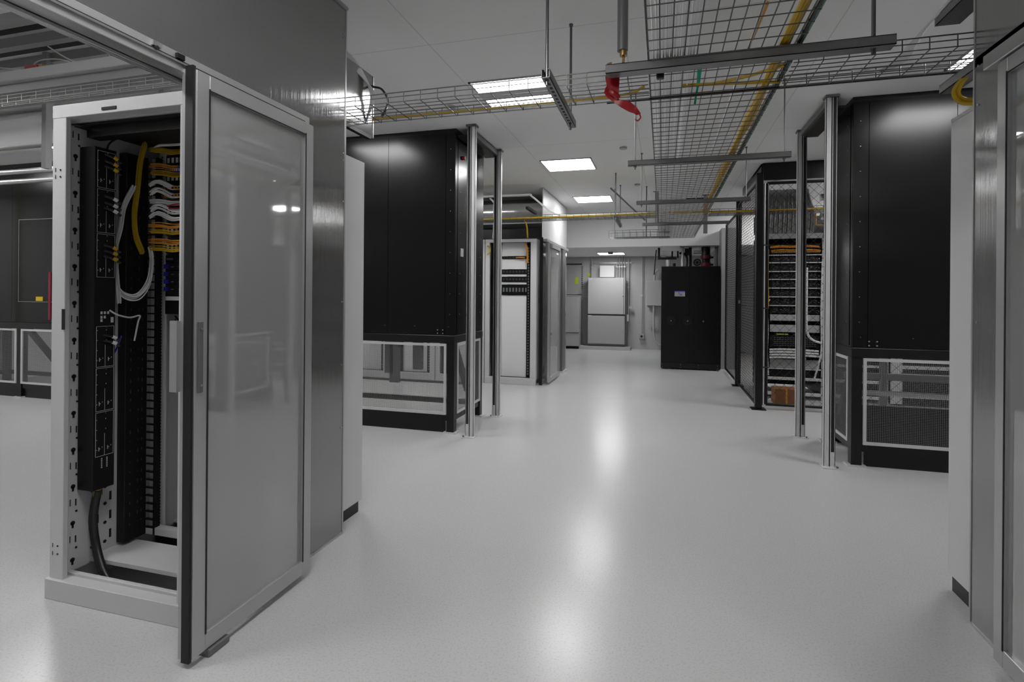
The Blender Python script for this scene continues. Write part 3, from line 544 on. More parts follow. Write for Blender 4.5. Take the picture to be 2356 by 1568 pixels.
# ---------------- slotted posts ----------------
def post(x, y, label, s=1):
    t = thing('steel_post', label, 'post', (x, y, 0), 'slotted steel posts by the black units')
    w_ = .041
    m = MB().box(x-w_, y, .006, x+w_, y+.004, 2.93).box(x-w_, y, .006, x-w_+.004, y+w_, 2.93).box(x+w_-.004, y, .006, x+w_, y+w_, 2.93).box(x-.004, y, .006, x+.004, y+w_, 2.93)
    m.box(x-w_, y+w_-.003, .006, x-w_+.01, y+w_, 2.93).box(x+w_-.01, y+w_-.003, .006, x+w_, y+w_, 2.93)
    m.build('channel', 'galvanised', t)
    g = MB().box(x-s*.033, y-.0012, .12, x-s*.010, y, 2.93).build('groove', 'dark_slot', t)
    B(x-.06, y-.06, 0, x+.06, y+.06, .006).build('base_plate', 'galvanised', t)
    T([(x-.045*s, y-.04, .006), (x-.045*s, y-.04, .02)], .008, 8).build('anchor_bolt', 'dark_galv', t)
    B(x-.05, y-.02, 2.93, x+.05, y+.06, 2.948).build('top_plate', 'dark_galv', t)
    return t
post(-1.748, 4.76, 'slotted steel post in front of the left black unit, nearer one'); post(-1.768, 5.66, 'slotted steel post at the back corner of the left black unit')
post(1.285, 4.77, 'slotted steel post in front of the right black unit, nearer one', -1); post(1.285, 5.70, 'slotted steel post farther back left of the right black unit', -1)
for x, s, l in ((-1.79, 1, 'dark steel header joining the two left posts at the ceiling'), (1.285, -1, 'dark steel header joining the two right posts at the ceiling')):
    t = thing('header_beam', l, 'beam', (x, 5.2, 2.90)); B(x-.03, 4.83, 2.88, x+.03, 5.65, 2.927).build('channel', 'dark_galv', t); B(min(x, x-s*.12), 4.83, 2.86, max(x, x-s*.12), 5.65, 2.88).build('lower_plate', 'black_frame', t)
lb = B(-1.712, 4.752, 1.62, -1.70, 4.758, 1.70)
o = B(-1.925, 4.95, 1.72, -1.918, 5.02, 1.80).build('notice_plate', 'print'); tag(o, 'small white plate on the side of the left black unit', 'plate')
b_ = T([(-1.93, 5.0, 2.7), (-1.90, 5.0, 2.7)], .02, 8).build('alarm_lamp', 'red'); tag(b_, 'tiny red lamp high on the left black unit by the post', 'lamp')

# ================= FAR LEFT POD RACKS =================
def far_rack(x0, label, y0=7.73, w_=.80, full=True):
    t = thing('server_rack', label, 'server rack', (x0+w_/2, y0+.6, 0)); x1 = x0+w_
    m = MB().box(x0, y0, .1, x0+.07, y0+.04, 2.13).box(x1-.09, y0, .1, x1, y0+.04, 2.13).box(x0, y0-.001, 2.13, x1, y0+.041, 2.178).box(x0, y0-.004, 0, x1, y0+.04, .10)
    m.build('front_frame', 'white_steel', t, .003)
    MB().box(x1-.015, y0+.04, .07, x1, y0+1.2, 2.175).build('side_panel', 'white_steel', t); B(x0, y0+.04, .07, x0+.015, y0+1.2, 2.175).build('side_panel', 'white_steel', t)
    B(x0+.016, y0+.04, 2.15, x1-.016, y0+1.2, 2.182).build('top_panel', 'white_steel', t); B(x0+.02, y0+1.15, .1, x1-.02, y0+1.2, 2.13).build('back_panel', 'black_paint', t)
    for a, b in ((x0+.085, x0+.20), (x1-.17, x1-.11)):
        g = B(a, y0+.09, .1, b, y0+.16, 2.12).build('cable_manager', 'black_plastic', t); h = MB()
        for i in range(46): h.box(a+.02, y0+.086, .14+i*.042, a+.035, y0+.09, .165+i*.042)
        h.build('fingers', 'mesh_steel', g)
    B(x0+.20, y0+.12, .1, x0+.235, y0+.13, 2.1).build('mounting_rail', 'white_steel', t)
    X = (x0+.235, x1-.17)
    z = .1
    for za, zb in ((.1, 1.335), (1.50, 1.535), (1.62, 1.655), (1.73, 1.885), (1.93, 2.13)):
        B(X[0], y0+.115, za, X[1], y0+.13, zb).build('blank_panel', 'blank_white', t)
    return t, X, y0
ft, FX, FY = far_rack(-2.60, 'white rack with pale blank panels behind the far left post')
for (za, zb, l) in ((1.89, 1.925, 'thin black patch panel at the top of the far left rack'), (1.66, 1.725, 'black patch panel, second from the top in the far left rack'), (1.54, 1.615, 'black patch panel, third from the top in the far left rack'), (1.34, 1.495, 'tall black panel with square openings in the far left rack')):
    t = thing('patch_panel', l, 'patch panel', ((FX[0]+FX[1])/2, FY+.1, za)); B(FX[0], FY+.10, za, FX[1], FY+.3, zb).build('chassis', 'black_frame', t); h = MB()
    for i in range(8): h.box(FX[0]+.02+i*.05, FY+.098, za+(zb-za)*.3, FX[0]+.045+i*.05, FY+.1, zb-(zb-za)*.3)
    h.build('ports', 'grille' if zb-za < .1 else 'mesh_steel', t)
cables('fibre_cable', 'orange cable curling down the right inside of the far left rack', 'orange', [[(-1.99, 7.78, 2.11), (-1.955, 7.77, 2.05), (-1.95, 7.78, 1.95), (-1.955, 7.79, 1.82)]], .014)
cables('fibre_cable', 'orange patch cable on the thin top panel of the far left rack', 'orange', [[(-2.14, 7.815, 1.90), (-2.08, 7.80, 1.905), (-2.0, 7.80, 1.90)]], .01)
cables('fibre_cable', 'small yellow loop at the top left corner of the far left rack', 'yellow', [[(-2.56, 7.70, 2.08), (-2.52, 7.70, 2.06), (-2.51, 7.70, 1.99), (-2.56, 7.70, 1.95)]], .01)
cables('fibre_cable', 'yellow cable dropping from the far tray to the far left rack top', 'yellow', [[(-1.93, 7.5, 2.42), (-1.92, 7.6, 2.35), (-1.93, 7.7, 2.19)]], .012)
names = ['next to', 'second left of', 'third left of', 'fourth left of', 'fifth left of']
for i in range(5): far_rack(-3.41-i*.81, 'white rack %s the far left rack, seen under the black unit' % names[i])
dp = thing('air_duct', 'shiny silver round duct above the far left racks', 'air duct', (-3.5, 8.3, 2.45))
T([(-6.4, 8.3, 2.66), (-1.78, 8.3, 2.66)], .15, 24).build('duct_shell', 'silver', dp, smooth=True); MB().box(-6.4, 8.1, 2.455, -1.8, 8.5, 2.475).build('duct_shelf', 'light_box', dp)
o = B(-6.4, 8.7, 2.2, -1.80, 8.75, 2.94).build('backing_wall', 'dark_galv'); tag(o, 'dark grey backing above the far left racks, behind the silver duct', 'backing panel')
o = B(-6.4, 8.0, 2.20, -1.80, 8.05, 2.36).build('black_filler_panel', 'black_frame'); tag(o, 'black filler strip directly above the far left rack tops', 'filler panel')
cables('data_cables', 'pale cable bundle curving from the far left channel down onto the far tray', 'grey_cable', [[(-3.4, 7.55+i*.01, 2.80), (-2.0, 7.55+i*.01, 2.80), (-1.85, 7.55+i*.01, 2.78), (-1.65, 7.52, 2.62), (-1.4, 7.42, 2.47), (-1.0, 7.40, 2.45), (-.2, 7.40, 2.45)] for i in range(6)], .014, 'cable bundle')
for x, l in ((-2.42, 'white forked cable drop above the far left rack behind the near post'),):
    cables('data_cables', l, 'white_cable', [[(x-.07, 7.6, 2.78), (x, 7.6, 2.70), (x, 7.6, 2.55), (x-.02, 7.65, 2.3), (x-.05, 7.7, 2.19)], [(x+.07, 7.6, 2.78), (x, 7.6, 2.70), (x, 7.6, 2.5)]], .015)
cw = thing('containment_wall', 'shiny containment panel of the far left pod, rising to the ceiling', 'containment wall', (-1.72, 8.8, 0))
B(-1.735, 7.80, 2.17, -1.72, 9.85, 2.945).build('header_sheet', 'white_steel', cw); MB().box(-1.735, 7.80, 0, -1.72, 8.0, 2.17).build('lower_sheet', 'poly', cw)
B(-1.737, 9.6, 0, -1.72, 9.85, 2.17).build('lower_sheet', 'poly', cw)
MB().box(-1.76, 7.78, 0, -1.715, 7.81, 2.2).build('black_edge', 'black_frame', cw); B(-1.715, 7.82, 2.14, -1.66, 9.7, 2.18).build('door_rail', 'aluminium', cw)
d2 = sliding_door('sliding_door', -1.64, 1, 7.86, 8.72, 'distant glazed sliding door standing ajar on the far left pod', 2.12)
B(-1.622, 7.88, 2.05, -1.612, 8.0, 2.11).build('door_closer', 'dark_galv', d2)
o = thing('door_post', 'grey upright post beyond the distant sliding door', 'post', (-1.66, 9.2, 0)); B(-1.712, 9.12, 0, -1.655, 9.40, 2.13).build('upright', 'dark_galv', o); B(-1.712, 9.10, 0, -1.62, 9.46, .03).build('foot', 'galvanised', o)

# ================= RIGHT NEAR POD =================
rr = thing('server_rack', 'white side of the near right rack beside the right containment panel', 'server rack', (1.69, 2.3, 0))
B(1.29, 1.75, .07, 1.305, 2.955, 2.165).build('side_panel', 'white_steel', rr, .003); B(1.305, 1.76, .07, 2.08, 2.95, 2.16).build('body', 'white_steel', rr); B(1.298, 1.80, 0, 2.05, 2.93, .07).build('plinth', 'black_frame', rr)  # plinth brought almost flush so its black imitates the shadow below the side panel
B(1.29, 1.74, 2.165, 2.09, 2.955, 2.18).build('top_panel', 'white_steel', rr)
h = MB()
for y, z in ((2.74, .13), (2.76, .12)): h.tube([(1.287, y, z), (1.29, y, z)], .004, 8)
h.build('screws', 'dark_slot', rr)
pr2 = thing('containment_wall', 'shiny grey containment panel on the right edge of the picture', 'containment wall', (1.24, 2.2, 0))
MB().prism([(-1.0, 2.25), (2.25, 2.25), (2.25, .012), (2.652, .012), (2.652, 2.945), (-1.0, 2.945)], 0, 1.24, 1.252).build('sheet', 'poly', pr2)
MB().box(1.237, 2.650, 0, 1.256, 2.660, 2.948).box(1.236, 2.25, 0, 1.256, 2.66, .012).build('edge_trim', 'aluminium', pr2)
h = MB()
for z in (2.30, 2.14, 1.25, 2.75): h.tube([(1.236, 2.625, z), (1.24, 2.625, z)], .005, 8)
h.build('screws', 'bright_wire', pr2); B(1.17, -1, 2.215, 1.238, 2.45, 2.27).build('door_rail', 'aluminium', pr2, .003)
sliding_door('sliding_door', 1.195, -1, 1.6, 2.372, 'glazed sliding door frame at the right edge of the picture', 2.21)

# ================= CHAIN LINK CAGE =================
def chain(t, ax, a0, a1, c, z0, z1, pitch=.1, r=.0022, z1b=None):
    m = MB(); L = a1-a0; H = z1-z0; n = int((L+H)/pitch)+1
    for i in range(n):
        for d in (1, -1):
            s0 = i*pitch-H  # start offset
            ta, tb = max(0, -s0), min(H, L-s0)
            if tb <= ta: continue
            p, q = (s0+ta, ta), (s0+tb, tb)
            if d < 0: p, q = (L-p[0], p[1]), (L-q[0], q[1])
            def pt(u): return (a0+u[0], c+d*.002, z0+u[1]) if ax == 'y' else (c+d*.002, a0+u[0], z0+u[1])
            m.tube([pt(p), pt(q)], r, 4)
    m.build('chain_link_mesh', 'hook_black', t)
CG = thing('security_cage', 'black chain link cage around the server racks on the right of the corridor', 'cage', (2.4, 7.5, 0))
def cage(name, label, ax, a0, a1, c, z0, z1, mid=True):
    def pt(a, z): return (a, c, z) if ax == 'y' else (c, a, z)
    f = MB().tube([pt(a0, z0), pt(a0, z1)], .02, 10).tube([pt(a1, z0), pt(a1, z1)], .02, 10).tube([pt(a0, z0), pt(a1, z0)], .018, 10).tube([pt(a0, z1), pt(a1, z1)], .018, 10)
    t = f.build('fence_panel', 'black_frame', CG, smooth=True); chain(t, ax, a0, a1, c, z0, z1, .1 if ax == 'y' else .072); return t
cage('fence_panel', 'black chain link fence panel facing the camera at right', 'y', 1.20, 3.9, 6.99, .06, 2.70)
cage('fence_panel', 'black chain link side panel along the corridor, nearer section', 'x', 7.08, 8.62, 1.1, .05, 2.72)
cage('fence_panel', 'black chain link side panel along the corridor, farther section with lock', 'x', 8.74, 10.25, 1.1, .05, 2.62)
for x, y, l in ((1.112, 6.97, 'thick black corner post of the chain link cage'), (1.1, 8.68, 'black post between the two side fence panels')):
    t = B(x-.038, y-.038, .01, x+.038, y+.038, 2.82).build('fence_post', 'black_frame', CG, .004); B(x-.08, y-.08, 0, x+.08, y+.08, .01).build('base_plate', 'black_frame', t)
    for z in (.5, 1.2, 1.95): B(x+.03, y-.045, z, x+.11, y-.03, z+.014).build('clip', 'hook_black', t)
B(1.075, 8.42, 1.24, 1.095, 8.47, 1.29).build('latch', 'bright_wire', CG); B(1.075, 8.85, 1.26, 1.095, 8.9, 1.31).build('hasp', 'bright_wire', CG)
o = T([(1.17, 6.985, .05), (1.17, 6.985, 2.7)], .014, 10).build('gate_rod', 'galvanised', smooth=True); tag(o, 'thin bright steel rod beside the cage corner post', 'rod')
t = B(1.15, 7.0, 2.745, 3.9, 7.03, 2.945).build('front_plate', 'black_frame', CG); t = CG; B(1.14, 7.04, 2.84, 1.17, 8.6, 2.945).build('side_plate', 'black_frame', t)
B(1.14, 7.04, 2.915, 3.9, 7.7, 2.945).build('soffit_plate', 'black_frame', t); B(1.14, 6.96, 2.735, 3.9, 6.99, 2.76).build('lower_rail', 'black_frame', t)
T([(1.25, 7.0, 2.72), (1.85, 7.4, 2.92)], .008, 8).build('brace', 'galvanised', t)
# rack in the cage with servers
y0 = 7.75
def frame_rack(x0, x1, label):
    t = thing('server_rack', label, 'server rack', ((x0+x1)/2, y0+.5, 0))
    MB().box(x0, y0, 0, x0+.03, y0+.04, 2.16).box(x1-.03, y0, 0, x1, y0+.04, 2.16).box(x0, y0, 2.11, x1, y0+.04, 2.17).box(x0, y0, .05, x1, y0+.04, .09).box(x0, y0, .25, x1, y0+.04, .285).build('front_frame', 'white_steel', t, .003)
    B(x0, y0+.04, .05, x0+.02, y0+1, 2.17).build('side_panel', 'black_frame', t); B(x1-.02, y0+.04, .05, x1, y0+1, 2.17).build('side_panel', 'black_frame', t); B(x0, y0+.98, .05, x1, y0+1, 2.17).build('back_panel', 'black_frame', t); B(x0, y0+.04, 2.16, x1, y0+1, 2.18).build('top_panel', 'white_steel', t)
    return t
frame_rack(1.32, 2.02, 'server rack inside the chain link cage, full of black servers'); bd = frame_rack(2.04, 2.74, 'second server rack in the cage with a black front, right of the full one')
B(2.08, 7.80, .1, 2.70, 7.84, 2.1).build('door_skin', 'black_plastic', bd)
for z in (.25, .45, .95, 1.4, 1.8): B(2.07, 7.77, z, 2.71, 7.80, z+.03).build('pale_rail', 'white_steel', bd)
bd = thing('rack_cabinet', 'black cabinet at the right end inside the cage, seen through the mesh base', 'cabinet', (3.4, 8, 0))
B(2.80, 7.75, .0, 4.4, 8.7, 2.16).build('body', 'black_frame', bd); B(2.76, 7.72, .02, 2.88, 7.75, 2.16).build('pale_upright', 'white_steel', bd)
for z in (.10, .36, .46): B(2.88, 7.72, z, 4.4, 7.75, z+.04).build('pale_rail', 'white_steel', bd)
seq = [(1.81, 1.90), (1.69, 1.80), (1.585, 1.685), (1.47, 1.58), (1.355, 1.465), (1.24, 1.35), (1.125, 1.235)]
ordn = ['topmost', 'second', 'third', 'fourth', 'fifth', 'sixth', 'seventh']
for k, (za, zb) in enumerate(seq):
    t = thing('rack_server', 'black server with a bright top rail in the cage rack, %s from the top' % ordn[k] if k else 'black server with a bright top rail in the cage rack, topmost one', 'server', (1.67, y0+.05, za), 'black servers in the cage rack')
    B(1.38, y0+.03, za, 1.97, y0+.7, zb-.012).build('chassis', 'black_plastic', t); B(1.36, y0+.0, zb-.012, 1.985, y0+.03, zb).build('top_rail', 'white_steel', t)
    h = MB(); RR = random.Random(k)
    for i in range(60): x = 1.40+RR.random()*.54; z = za+.008+RR.random()*(zb-za-.04); h.box(x, y0+.024, z, x+RR.choice((.004, .008, .02)), y0+.03, z+.004)
    h.build('front_details', 'mesh_steel', t)
    for i in range(5): T(bez([(1.43+i*.1, y0+.02, za+.01), (1.45+i*.1, y0-.0, za+.03), (1.47+i*.1, y0+.02, za+.045)], 3), .003, 4).build('cable_loop', 'grille', t)
    B(1.955, y0+.02, za+.03, 1.962, y0+.03, za+.04).build('status_light', 'print', t)
for za, zb, l in ((1.03, 1.11, 'light blank filler panel, upper of the three in the cage rack'), (.88, .975, 'light blank filler panel, middle of the three in the cage rack'), (.41, .52, 'light blank filler panel, lowest of the three in the cage rack')):
    o = B(1.38, y0+.02, za, 1.97, y0+.04, zb).build('blank_panel', 'light_box'); tag(o, l, 'blank panel')
t = thing('rack_server', 'dark grey server with rows of vents above the white cable bundles', 'server', (1.67, y0+.05, .67)); B(1.38, y0+.03, .68, 1.97, y0+.7, .84).build('chassis', 'black_frame', t); h = MB()
for i in range(5):
    for j in range(16): h.box(1.43+j*.032, y0+.026, .70+i*.026, 1.45+j*.032, y0+.03, .704+i*.026)
h.build('vents', 'duct_grey', t)
B(1.46, y0+.015, .845, 1.60, y0+.03, .857).build('yellow_tag', 'lime', t); B(1.66, y0+.015, .848, 1.71, y0+.03, .860).build('blue_tag', 'blue', t)
t = thing('rack_server', 'bottom black server near the cage rack base', 'server', (1.67, y0+.05, .29)); B(1.38, y0+.03, .29, 1.97, y0+.7, .40).build('chassis', 'black_frame', t); B(1.36, y0, .392, 1.985, y0+.03, .405).build('top_rail', 'white_steel', t)
for i, (z, x1, l) in enumerate(((.655, 1.95, 'topmost'), (.62, 1.95, 'second'), (.585, 1.97, 'third'), (.55, 1.80, 'lowest'))):
    cables('data_cables', 'thick white cable bundle in the cage rack, %s of four' % l, 'white_cable', [[(1.37, y0-.01, z-.01), (1.5, y0-.03, z), (1.7, y0-.03, z), (x1, y0-.01, z-.012)]], .014, 'cable bundle')
for za, l in ((2.0, 'orange patch cables at the top of the cage rack'), (1.945, 'orange patch cables just below the top ones in the cage rack')):
    cables('fibre_cable', l, 'orange', spread([(1.38, y0, za), (1.5, y0-.02, za+.01), (1.62, y0, za+.005), (1.8, y0-.01, za+.01), (1.96, y0, za)], 6, .014, int(za*100)), .004)
t = thing('patch_panel', 'patch panel with tiny lights behind the orange cables in the cage', 'patch panel', (1.67, y0+.05, 1.92)); B(1.38, y0+.02, 1.915, 1.97, y0+.4, 2.04).build('chassis', 'black_frame', t); h = MB()
for i in range(26): h.box(1.40+i*.022, y0+.015, 1.925, 1.412+i*.022, y0+.02, 1.933)
h.build('ports', 'print', t)
cables('fibre_cable', 'yellow cable running down the left upright of the cage rack', 'yellow', [[(1.345, y0-.02, 1.97), (1.342, y0-.02, 1.6), (1.35, y0-.02, 1.3), (1.338, y0-.02, 1.15)]], .009)
cables('data_cables', 'twisted white cables down the left upright of the cage rack', 'white_cable', spread([(1.36, y0-.02, 1.30), (1.33, y0-.02, 1.2), (1.34, y0-.02, .9), (1.335, y0-.02, .6), (1.35, y0-.02, .3)], 3, .012, 5), .006)
cables('data_cables', 'twisted white cables down the right upright of the cage rack', 'white_cable', spread([(1.985, y0-.02, 1.8), (1.975, y0-.02, 1.2), (1.98, y0-.02, .9), (1.975, y0-.02, .6), (1.90, y0-.02, .28)], 3, .012, 6), .006)
cables('data_cables', 'grey hose curving behind the right post into the cage rack', 'grey_cable', [[(1.68, 7.2, 1.7), (1.68, 7.2, 1.1), (1.70, 7.25, .92), (1.78, 7.35, .82), (1.92, 7.5, .77)]], .014)
t = thing('cardboard_box', 'brown cardboard box on the floor of the chain link cage', 'box', (1.49, 7.45, 0)); B(1.36, 7.30, .0, 1.62, 7.55, .20).build('carton', 'cardboard', t, .004); B(1.48, 7.298, .02, 1.50, 7.30, .20).build('tape', 'orange', t)
o = B(1.22, 8.05, 2.2, 3.2, 8.1, 2.44).build('backing_panel', 'duct_grey'); tag(o, 'grey backing panel behind the cage rack top', 'backing panel')
t = thing('flexible_duct', 'ribbed silver hose curtain above the cage rack', 'air duct', (1.6, 7.95, 2.2)); h = MB()
for i in range(12): h.tube(bez([(1.30+i*.055, 7.95, 2.2), (1.31+i*.055, 7.93, 2.45), (1.36+i*.045, 7.95, 2.7), (1.42+i*.04, 8.0, 2.78)], 5), .03, 10)
h.build('ribs', 'duct_grey', t, smooth=True)
for z, l in ((2.63, 'bright silver pipe above the cage rack, upper one'), (2.38, 'bright silver pipe above the cage rack, lower one')):
    o = T([(1.95, 7.7, z), (5.5, 7.7, z)], .045, 14).build('silver_pipe', 'silver', smooth=True); tag(o, l, 'pipe')
cables('conduit_pipe', 'orange elbow pipe dropping behind the right post above the cage rack', 'brass', [[(1.83, 7.45, 2.40), (1.83, 7.45, 2.27), (1.85, 7.45, 2.245), (1.96, 7.45, 2.245)]], .014, 'pipe')

# ================= CRAC / UPS cabinet =================
ck = thing('power_cabinet', 'wide black cabinet with a small blue screen at the corridor end', 'cabinet', (.5, 10.6, 0))
B(-.02, 10.25, .02, 1.0, 11.5, 1.885).build('body', 'black_frame', ck, .006)
B(-.018, 10.238, .13, .462, 10.25, 1.875).build('door', 'black_paint', ck); d_ = B(.470, 10.238, .13, .995, 10.25, 1.875).build('door', 'black_paint', ck)
B(-.02, 10.236, .02, 1.0, 10.25, .12).build('kick_panel', 'black_frame', ck)
sc = B(.214, 10.230, 1.335, .397, 10.238, 1.432).build('screen', 'screen_grey', ck); B(.214, 10.229, 1.414, .397, 10.230, 1.432).build('screen_header', 'screen_blue', sc)
MB().box(.285, 10.229, 1.375, .30, 10.230, 1.405).box(.315, 10.229, 1.36, .345, 10.230, 1.38).box(.30, 10.229, 1.35, .31, 10.230, 1.365).build('screen_icons', 'screen_blue', sc)
for x in (.157, .445, .714): g = T([(x, 10.232, .888), (x, 10.240, .888)], .085 if x < .6 else .03, 24).build('round_vent', 'black_plastic', ck); T([(x, 10.228, .888), (x, 10.232, .888)], .012, 10).build('vent_hub', 'mesh_steel', g)
h = MB()
for x in (.0, .33, .64, .96):
    for z in (.04, .09): h.tube([(x, 10.232, z), (x, 10.236, z)], .006, 8)
h.build('screws', 'mesh_steel', ck)
for x in (.1, .88): B(x-.06, 10.24, 0, x+.06, 10.5, .02).build('foot', 'black_frame', ck)
# pipework above it
def pipe(pts, r, m, label, cat='pipe', name='pipe'): o = T(bez(pts, 4) if len(pts) > 2 else pts, r, 12).build(name, m, smooth=True); return tag(o, label, cat)
pipe([(0.107, 11.3, 1.885), (0.107, 11.3, 2.07)], .045, 'silver', 'short shiny silver pipe stub at the left on top of the black cabinet')
pipe([(0.385, 11.3, 1.885), (0.385, 11.3, 2.32)], .03, 'silver', 'slim silver pipe in the middle on top of the black cabinet')
pipe([(0.535, 11.35, 1.885), (0.535, 11.35, 2.32)], .03, 'black_frame', 'black pipe right of the slim silver pipe')
pipe([(0.46, 11.3, 1.885), (0.471, 11.3, 2.1), (0.407, 11.3, 2.2), (0.321, 11.3, 2.2)], .022, 'black_frame', 'bent black hose on top of the black cabinet')
pipe([(0.225, 11.3, 1.885), (0.225, 11.3, 2.0)], .03, 'black_frame', 'short black pipe beside the silver stub')
pipe([(0.599, 11.3, 2.22), (0.749, 11.3, 2.22)], .035, 'silver', 'short horizontal silver pipe left of the red valves')
pipe([(1.006, 11.3, 1.885), (1.006, 11.3, 2.32)], .018, 'light_box', 'pale vertical pipe right of the red valves')
pipe([(1.043, 11.3, 1.885), (1.043, 11.3, 2.32)], .012, 'black_frame', 'thin black vertical pipe at the cabinet right corner')
v = thing('valve', 'black pipe with two red valve bodies on the black cabinet', 'valve', (0.824, 11.3, 1.885)); T([(0.824, 11.3, 1.885), (0.824, 11.3, 2.32)], .085, 16).build('pipe_body', 'black_frame', v, smooth=True)
for z in (1.935, 2.08): g = T([(0.824, 11.25, z), (0.824, 11.25, z+.065)], .10, 16).build('red_band', 'maroon', v, smooth=True); T([(0.733, 11.25, z+.03), (0.963, 11.25, z+.03)], .02, 8).build('bolt', 'black_frame', g)
g = thing('hand_wheel', 'round black hand wheel beside the red valves', 'valve wheel', (0.658, 11.2, 2.0)); ring = [(.66+.062*math.cos(a*math.pi/8), 11.2, 2.01+.062*math.sin(a*math.pi/8)) for a in range(17)]
T(ring, .012, 8).build('rim', 'black_frame', g, smooth=True); m = MB()
for a in range(4): m.tube([(.66-.06*math.cos(a*.785), 11.2, 2.01-.06*math.sin(a*.785)), (.66+.06*math.cos(a*.785), 11.2, 2.01+.06*math.sin(a*.785))], .008, 6)
m.build('spokes', 'black_frame', g); T([(0.658, 11.2, 2.01), (0.658, 11.4, 2.01)], .015, 8).build('stem', 'black_frame', g)
t = thing('pipe_support', 'black pipe rack with clamps hanging under the soffit at the cabinet', 'pipe rack', (0.128, 11.4, 2.08)); B(-0.096, 11.3, 2.08, .27, 11.36, 2.13).build('bar', 'black_frame', t); B(0.171, 11.3, 2.13, .2, 11.34, 2.32).build('hanger', 'black_frame', t); B(-0.096, 11.3, 2.13, -.05, 11.34, 2.32).build('hanger', 'black_frame', t)
T([(-0.021, 11.3, 2.14), (0.064, 11.3, 2.14)], .02, 8).build('clamp', 'bright_wire', t); B(0.278, 11.3, 2.11, .31, 11.36, 2.30).build('block', 'black_frame', t); B(0.428, 11.32, 2.16, .56, 11.4, 2.30).build('block', 'black_frame', t)
pipe([(-0.128, 11.6, 2.30), (-0.15, 11.6, 2.1), (-0.161, 11.6, 1.9), (-0.171, 11.6, 1.78)], .012, 'black_cable', 'thin black hose dropping at the left of the black cabinet', 'hose', 'hose')

# ================= BACK WALL =================
YW = 13.74
pl = thing('switchboard', 'tall grey electrical switchboard on the back wall with two stacked doors', 'switchboard', (-1.35, 13.6, .07))
B(-1.80, 13.45, .125, -.885, YW, 1.78).build('cabinet', 'grey_paint', pl); B(-1.795, 13.42, .875, -.92, 13.45, 1.765).build('upper_door', 'light_box', pl, .004)
B(-1.795, 13.42, .14, -.89, 13.45, .835).build('lower_door', 'grey_paint', pl, .004); B(-1.80, 13.43, .838, -.885, 13.452, .872).build('dark_gap', 'dark_slot', pl)
B(-.95, 13.415, 1.31, -.92, 13.42, 1.325).build('latch', 'dark_slot', pl); B(-1.79, 13.415, .82, -1.70, 13.42, .84).build('name_plate', 'print', pl); B(-1.79, 13.415, 1.745, -1.70, 13.42, 1.76).build('name_plate', 'print', pl)
B(-1.95, 13.62, .07, -1.80, YW, 1.30).build('side_trunking', 'dark_galv', pl); B(-1.80, 13.5, .07, -.885, YW, .125).build('base_plinth', 'dark_galv', pl); B(-.885, 13.62, .07, -.84, YW, 1.65).build('side_trunking', 'dark_galv', pl)
jb = thing('junction_box', 'bright square junction box above the switchboard', 'junction box', (-1.34, 13.65, 1.80)); B(-1.52, 13.58, 1.80, -1.16, YW, 2.08).build('box_body', 'white_steel', jb); B(-1.525, 13.565, 1.795, -1.165, 13.58, 2.085).build('cover', 'print', jb, .003)
def conduit(x, za, zb, label, r=.014, y=13.68): 
    t = thing('conduit', label, 'conduit', (x, y, za), 'vertical conduits on the back wall'); T([(x, y, za), (x, y, zb)], r, 10).build('pipe_run', 'light_box', t, smooth=True); B(x-.025, y-.02, (za+zb)/2, x+.025, y+.03, (za+zb)/2+.02).build('strap', 'galvanised', t)
conduit(-1.735, 1.78, 2.32, 'vertical conduit left of the bright junction box')
for i, l in enumerate(('first', 'second', 'third', 'fourth')): conduit(-1.10+i*.062, 1.78, 2.32, 'vertical conduit right of the junction box, %s of four' % l)
conduit(-.815, .75, 2.32, 'long conduit beside the switchboard right edge'); conduit(-.49, .35, 2.32, 'long vertical conduit ending at the round wall outlet')
t = thing('wall_strut', 'perforated strut across the conduits above the junction box', 'strut', (-1.3, 13.7, 2.15)); B(-1.70, 13.70, 2.14, -.74, 13.735, 2.18).build('channel', 'mesh_steel', t); h = MB()
for i in range(18): h.box(-1.4+i*.036, 13.698, 2.153, -1.38+i*.036, 13.70, 2.167)
h.build('slots', 'print', t)
t = thing('wall_outlet', 'small dark outlet box low on the back wall', 'outlet', (-.49, 13.7, .27)); B(-.55, 13.66, .27, -.43, YW, .39).build('box_body', 'light_box', t, .004); T([(-.49, 13.65, .33), (-.49, 13.66, .33)], .03, 12).build('socket', 'dark_slot', t)
t = thing('lever_switch', 'white lever handle at the switchboard right side', 'switch', (-.83, 13.6, .7)); B(-.845, 13.58, .70, -.80, 13.62, .87).build('lever', 'print', t); B(-.80, 13.6, 1.02, -.72, 13.65, 1.08).build('bracket', 'light_box', t)
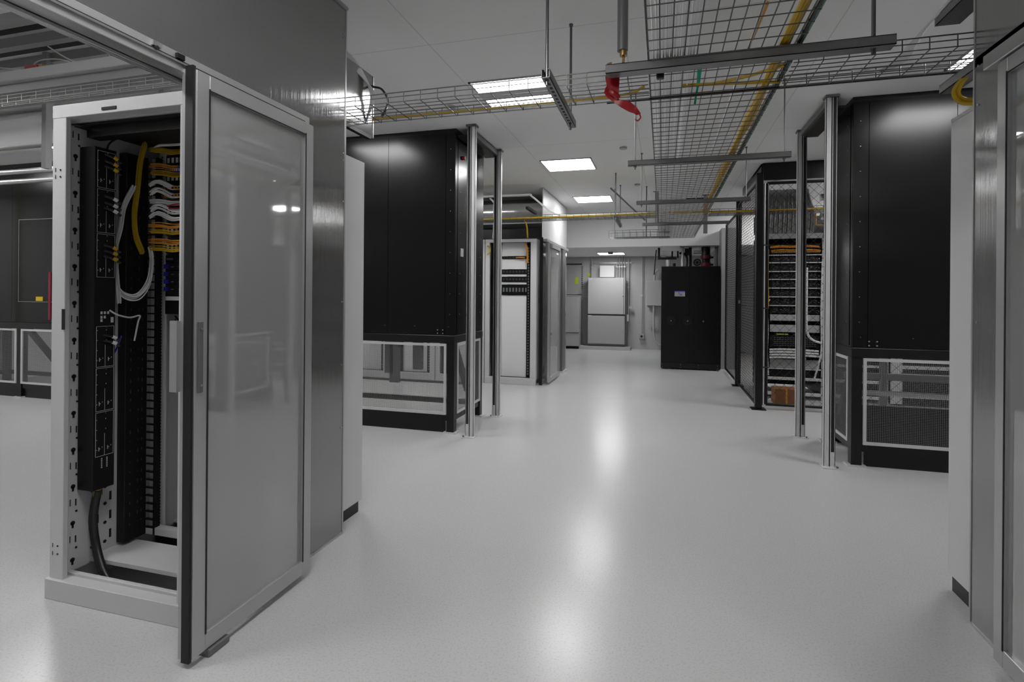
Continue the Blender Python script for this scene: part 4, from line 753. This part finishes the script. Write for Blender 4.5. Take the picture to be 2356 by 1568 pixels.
t = thing('disconnect_box', 'grey wall box left of the black cabinet with a conduit below', 'electrical box', (-.20, 13.6, 1.1)); B(-.37, 13.55, 1.10, .1, YW, 1.72).build('box_body', 'grey_paint', t, .004)
T(bez([(-.1, 13.6, 1.98), (-.17, 13.6, 1.92), (-.19, 13.6, 1.84), (-.19, 13.6, 1.72)]), .03, 12).build('upper_conduit', 'light_box', t, smooth=True)
T(bez([(-.20, 13.6, 1.10), (-.20, 13.6, .5), (-.18, 13.6, .3), (-.12, 13.6, .18), (-.0, 13.6, .12)]), .025, 12).build('lower_conduit', 'light_box', t, smooth=True); B(-.33, 13.62, .62, -.10, 13.68, .66).build('strap', 'light_box', t)
t = thing('electrical_cabinet', 'low grey cabinet on the kerb at the left of the switchboard', 'cabinet', (-2.2, 13.5, 0)); B(-2.6, 13.25, .07, -1.99, YW, 1.32).build('body', 'grey_paint', t, .004); B(-2.6, 13.24, 1.32, -1.99, YW, 1.335).build('top_edge', 'light_box', t); B(-2.6, 13.236, .40, -1.99, 13.25, .41).build('door_seam', 'dark_slot', t)
t = thing('wall_board', 'grey board with a yellow sticker above the low cabinet', 'wall board', (-2.15, 13.7, 1.36)); B(-2.5, 13.70, 1.36, -1.99, YW, 2.16).build('board', 'grey_paint', t); B(-2.17, 13.695, 1.62, -2.09, 13.70, 1.80).build('sticker', 'lime', t); B(-2.5, 13.69, 2.12, -1.99, 13.70, 2.15).build('dark_strip', 'dark_slot', t)
h = MB()
for i in range(12): h.box(-2.0, 13.69, 1.5+i*.05, -1.97, 13.70, 1.52+i*.05)
h.build('chain_loop', 'dark_slot', t)
o = B(-1.86, 13.73, 1.83, -1.78, YW, 1.90).build('wall_sticker', 'lime'); tag(o, 'small yellow sticker on the wall by the switchboard', 'sticker')
o = T([(-1.13, 12.2, 2.27), (-1.13, 12.2, 2.32)], .06, 14).build('camera_dome', 'dark_galv', smooth=True); tag(o, 'small dark dome camera under the soffit in front of the light', 'camera')
t = thing('low_panel', 'pale panel fixed low under the bulkhead near the hanging tray', 'access panel', (.0, 10.93, 2.2))
B(-.02, 10.9, 2.22, .32, 10.95, 2.32).build('plate', 'grey_paint', t)
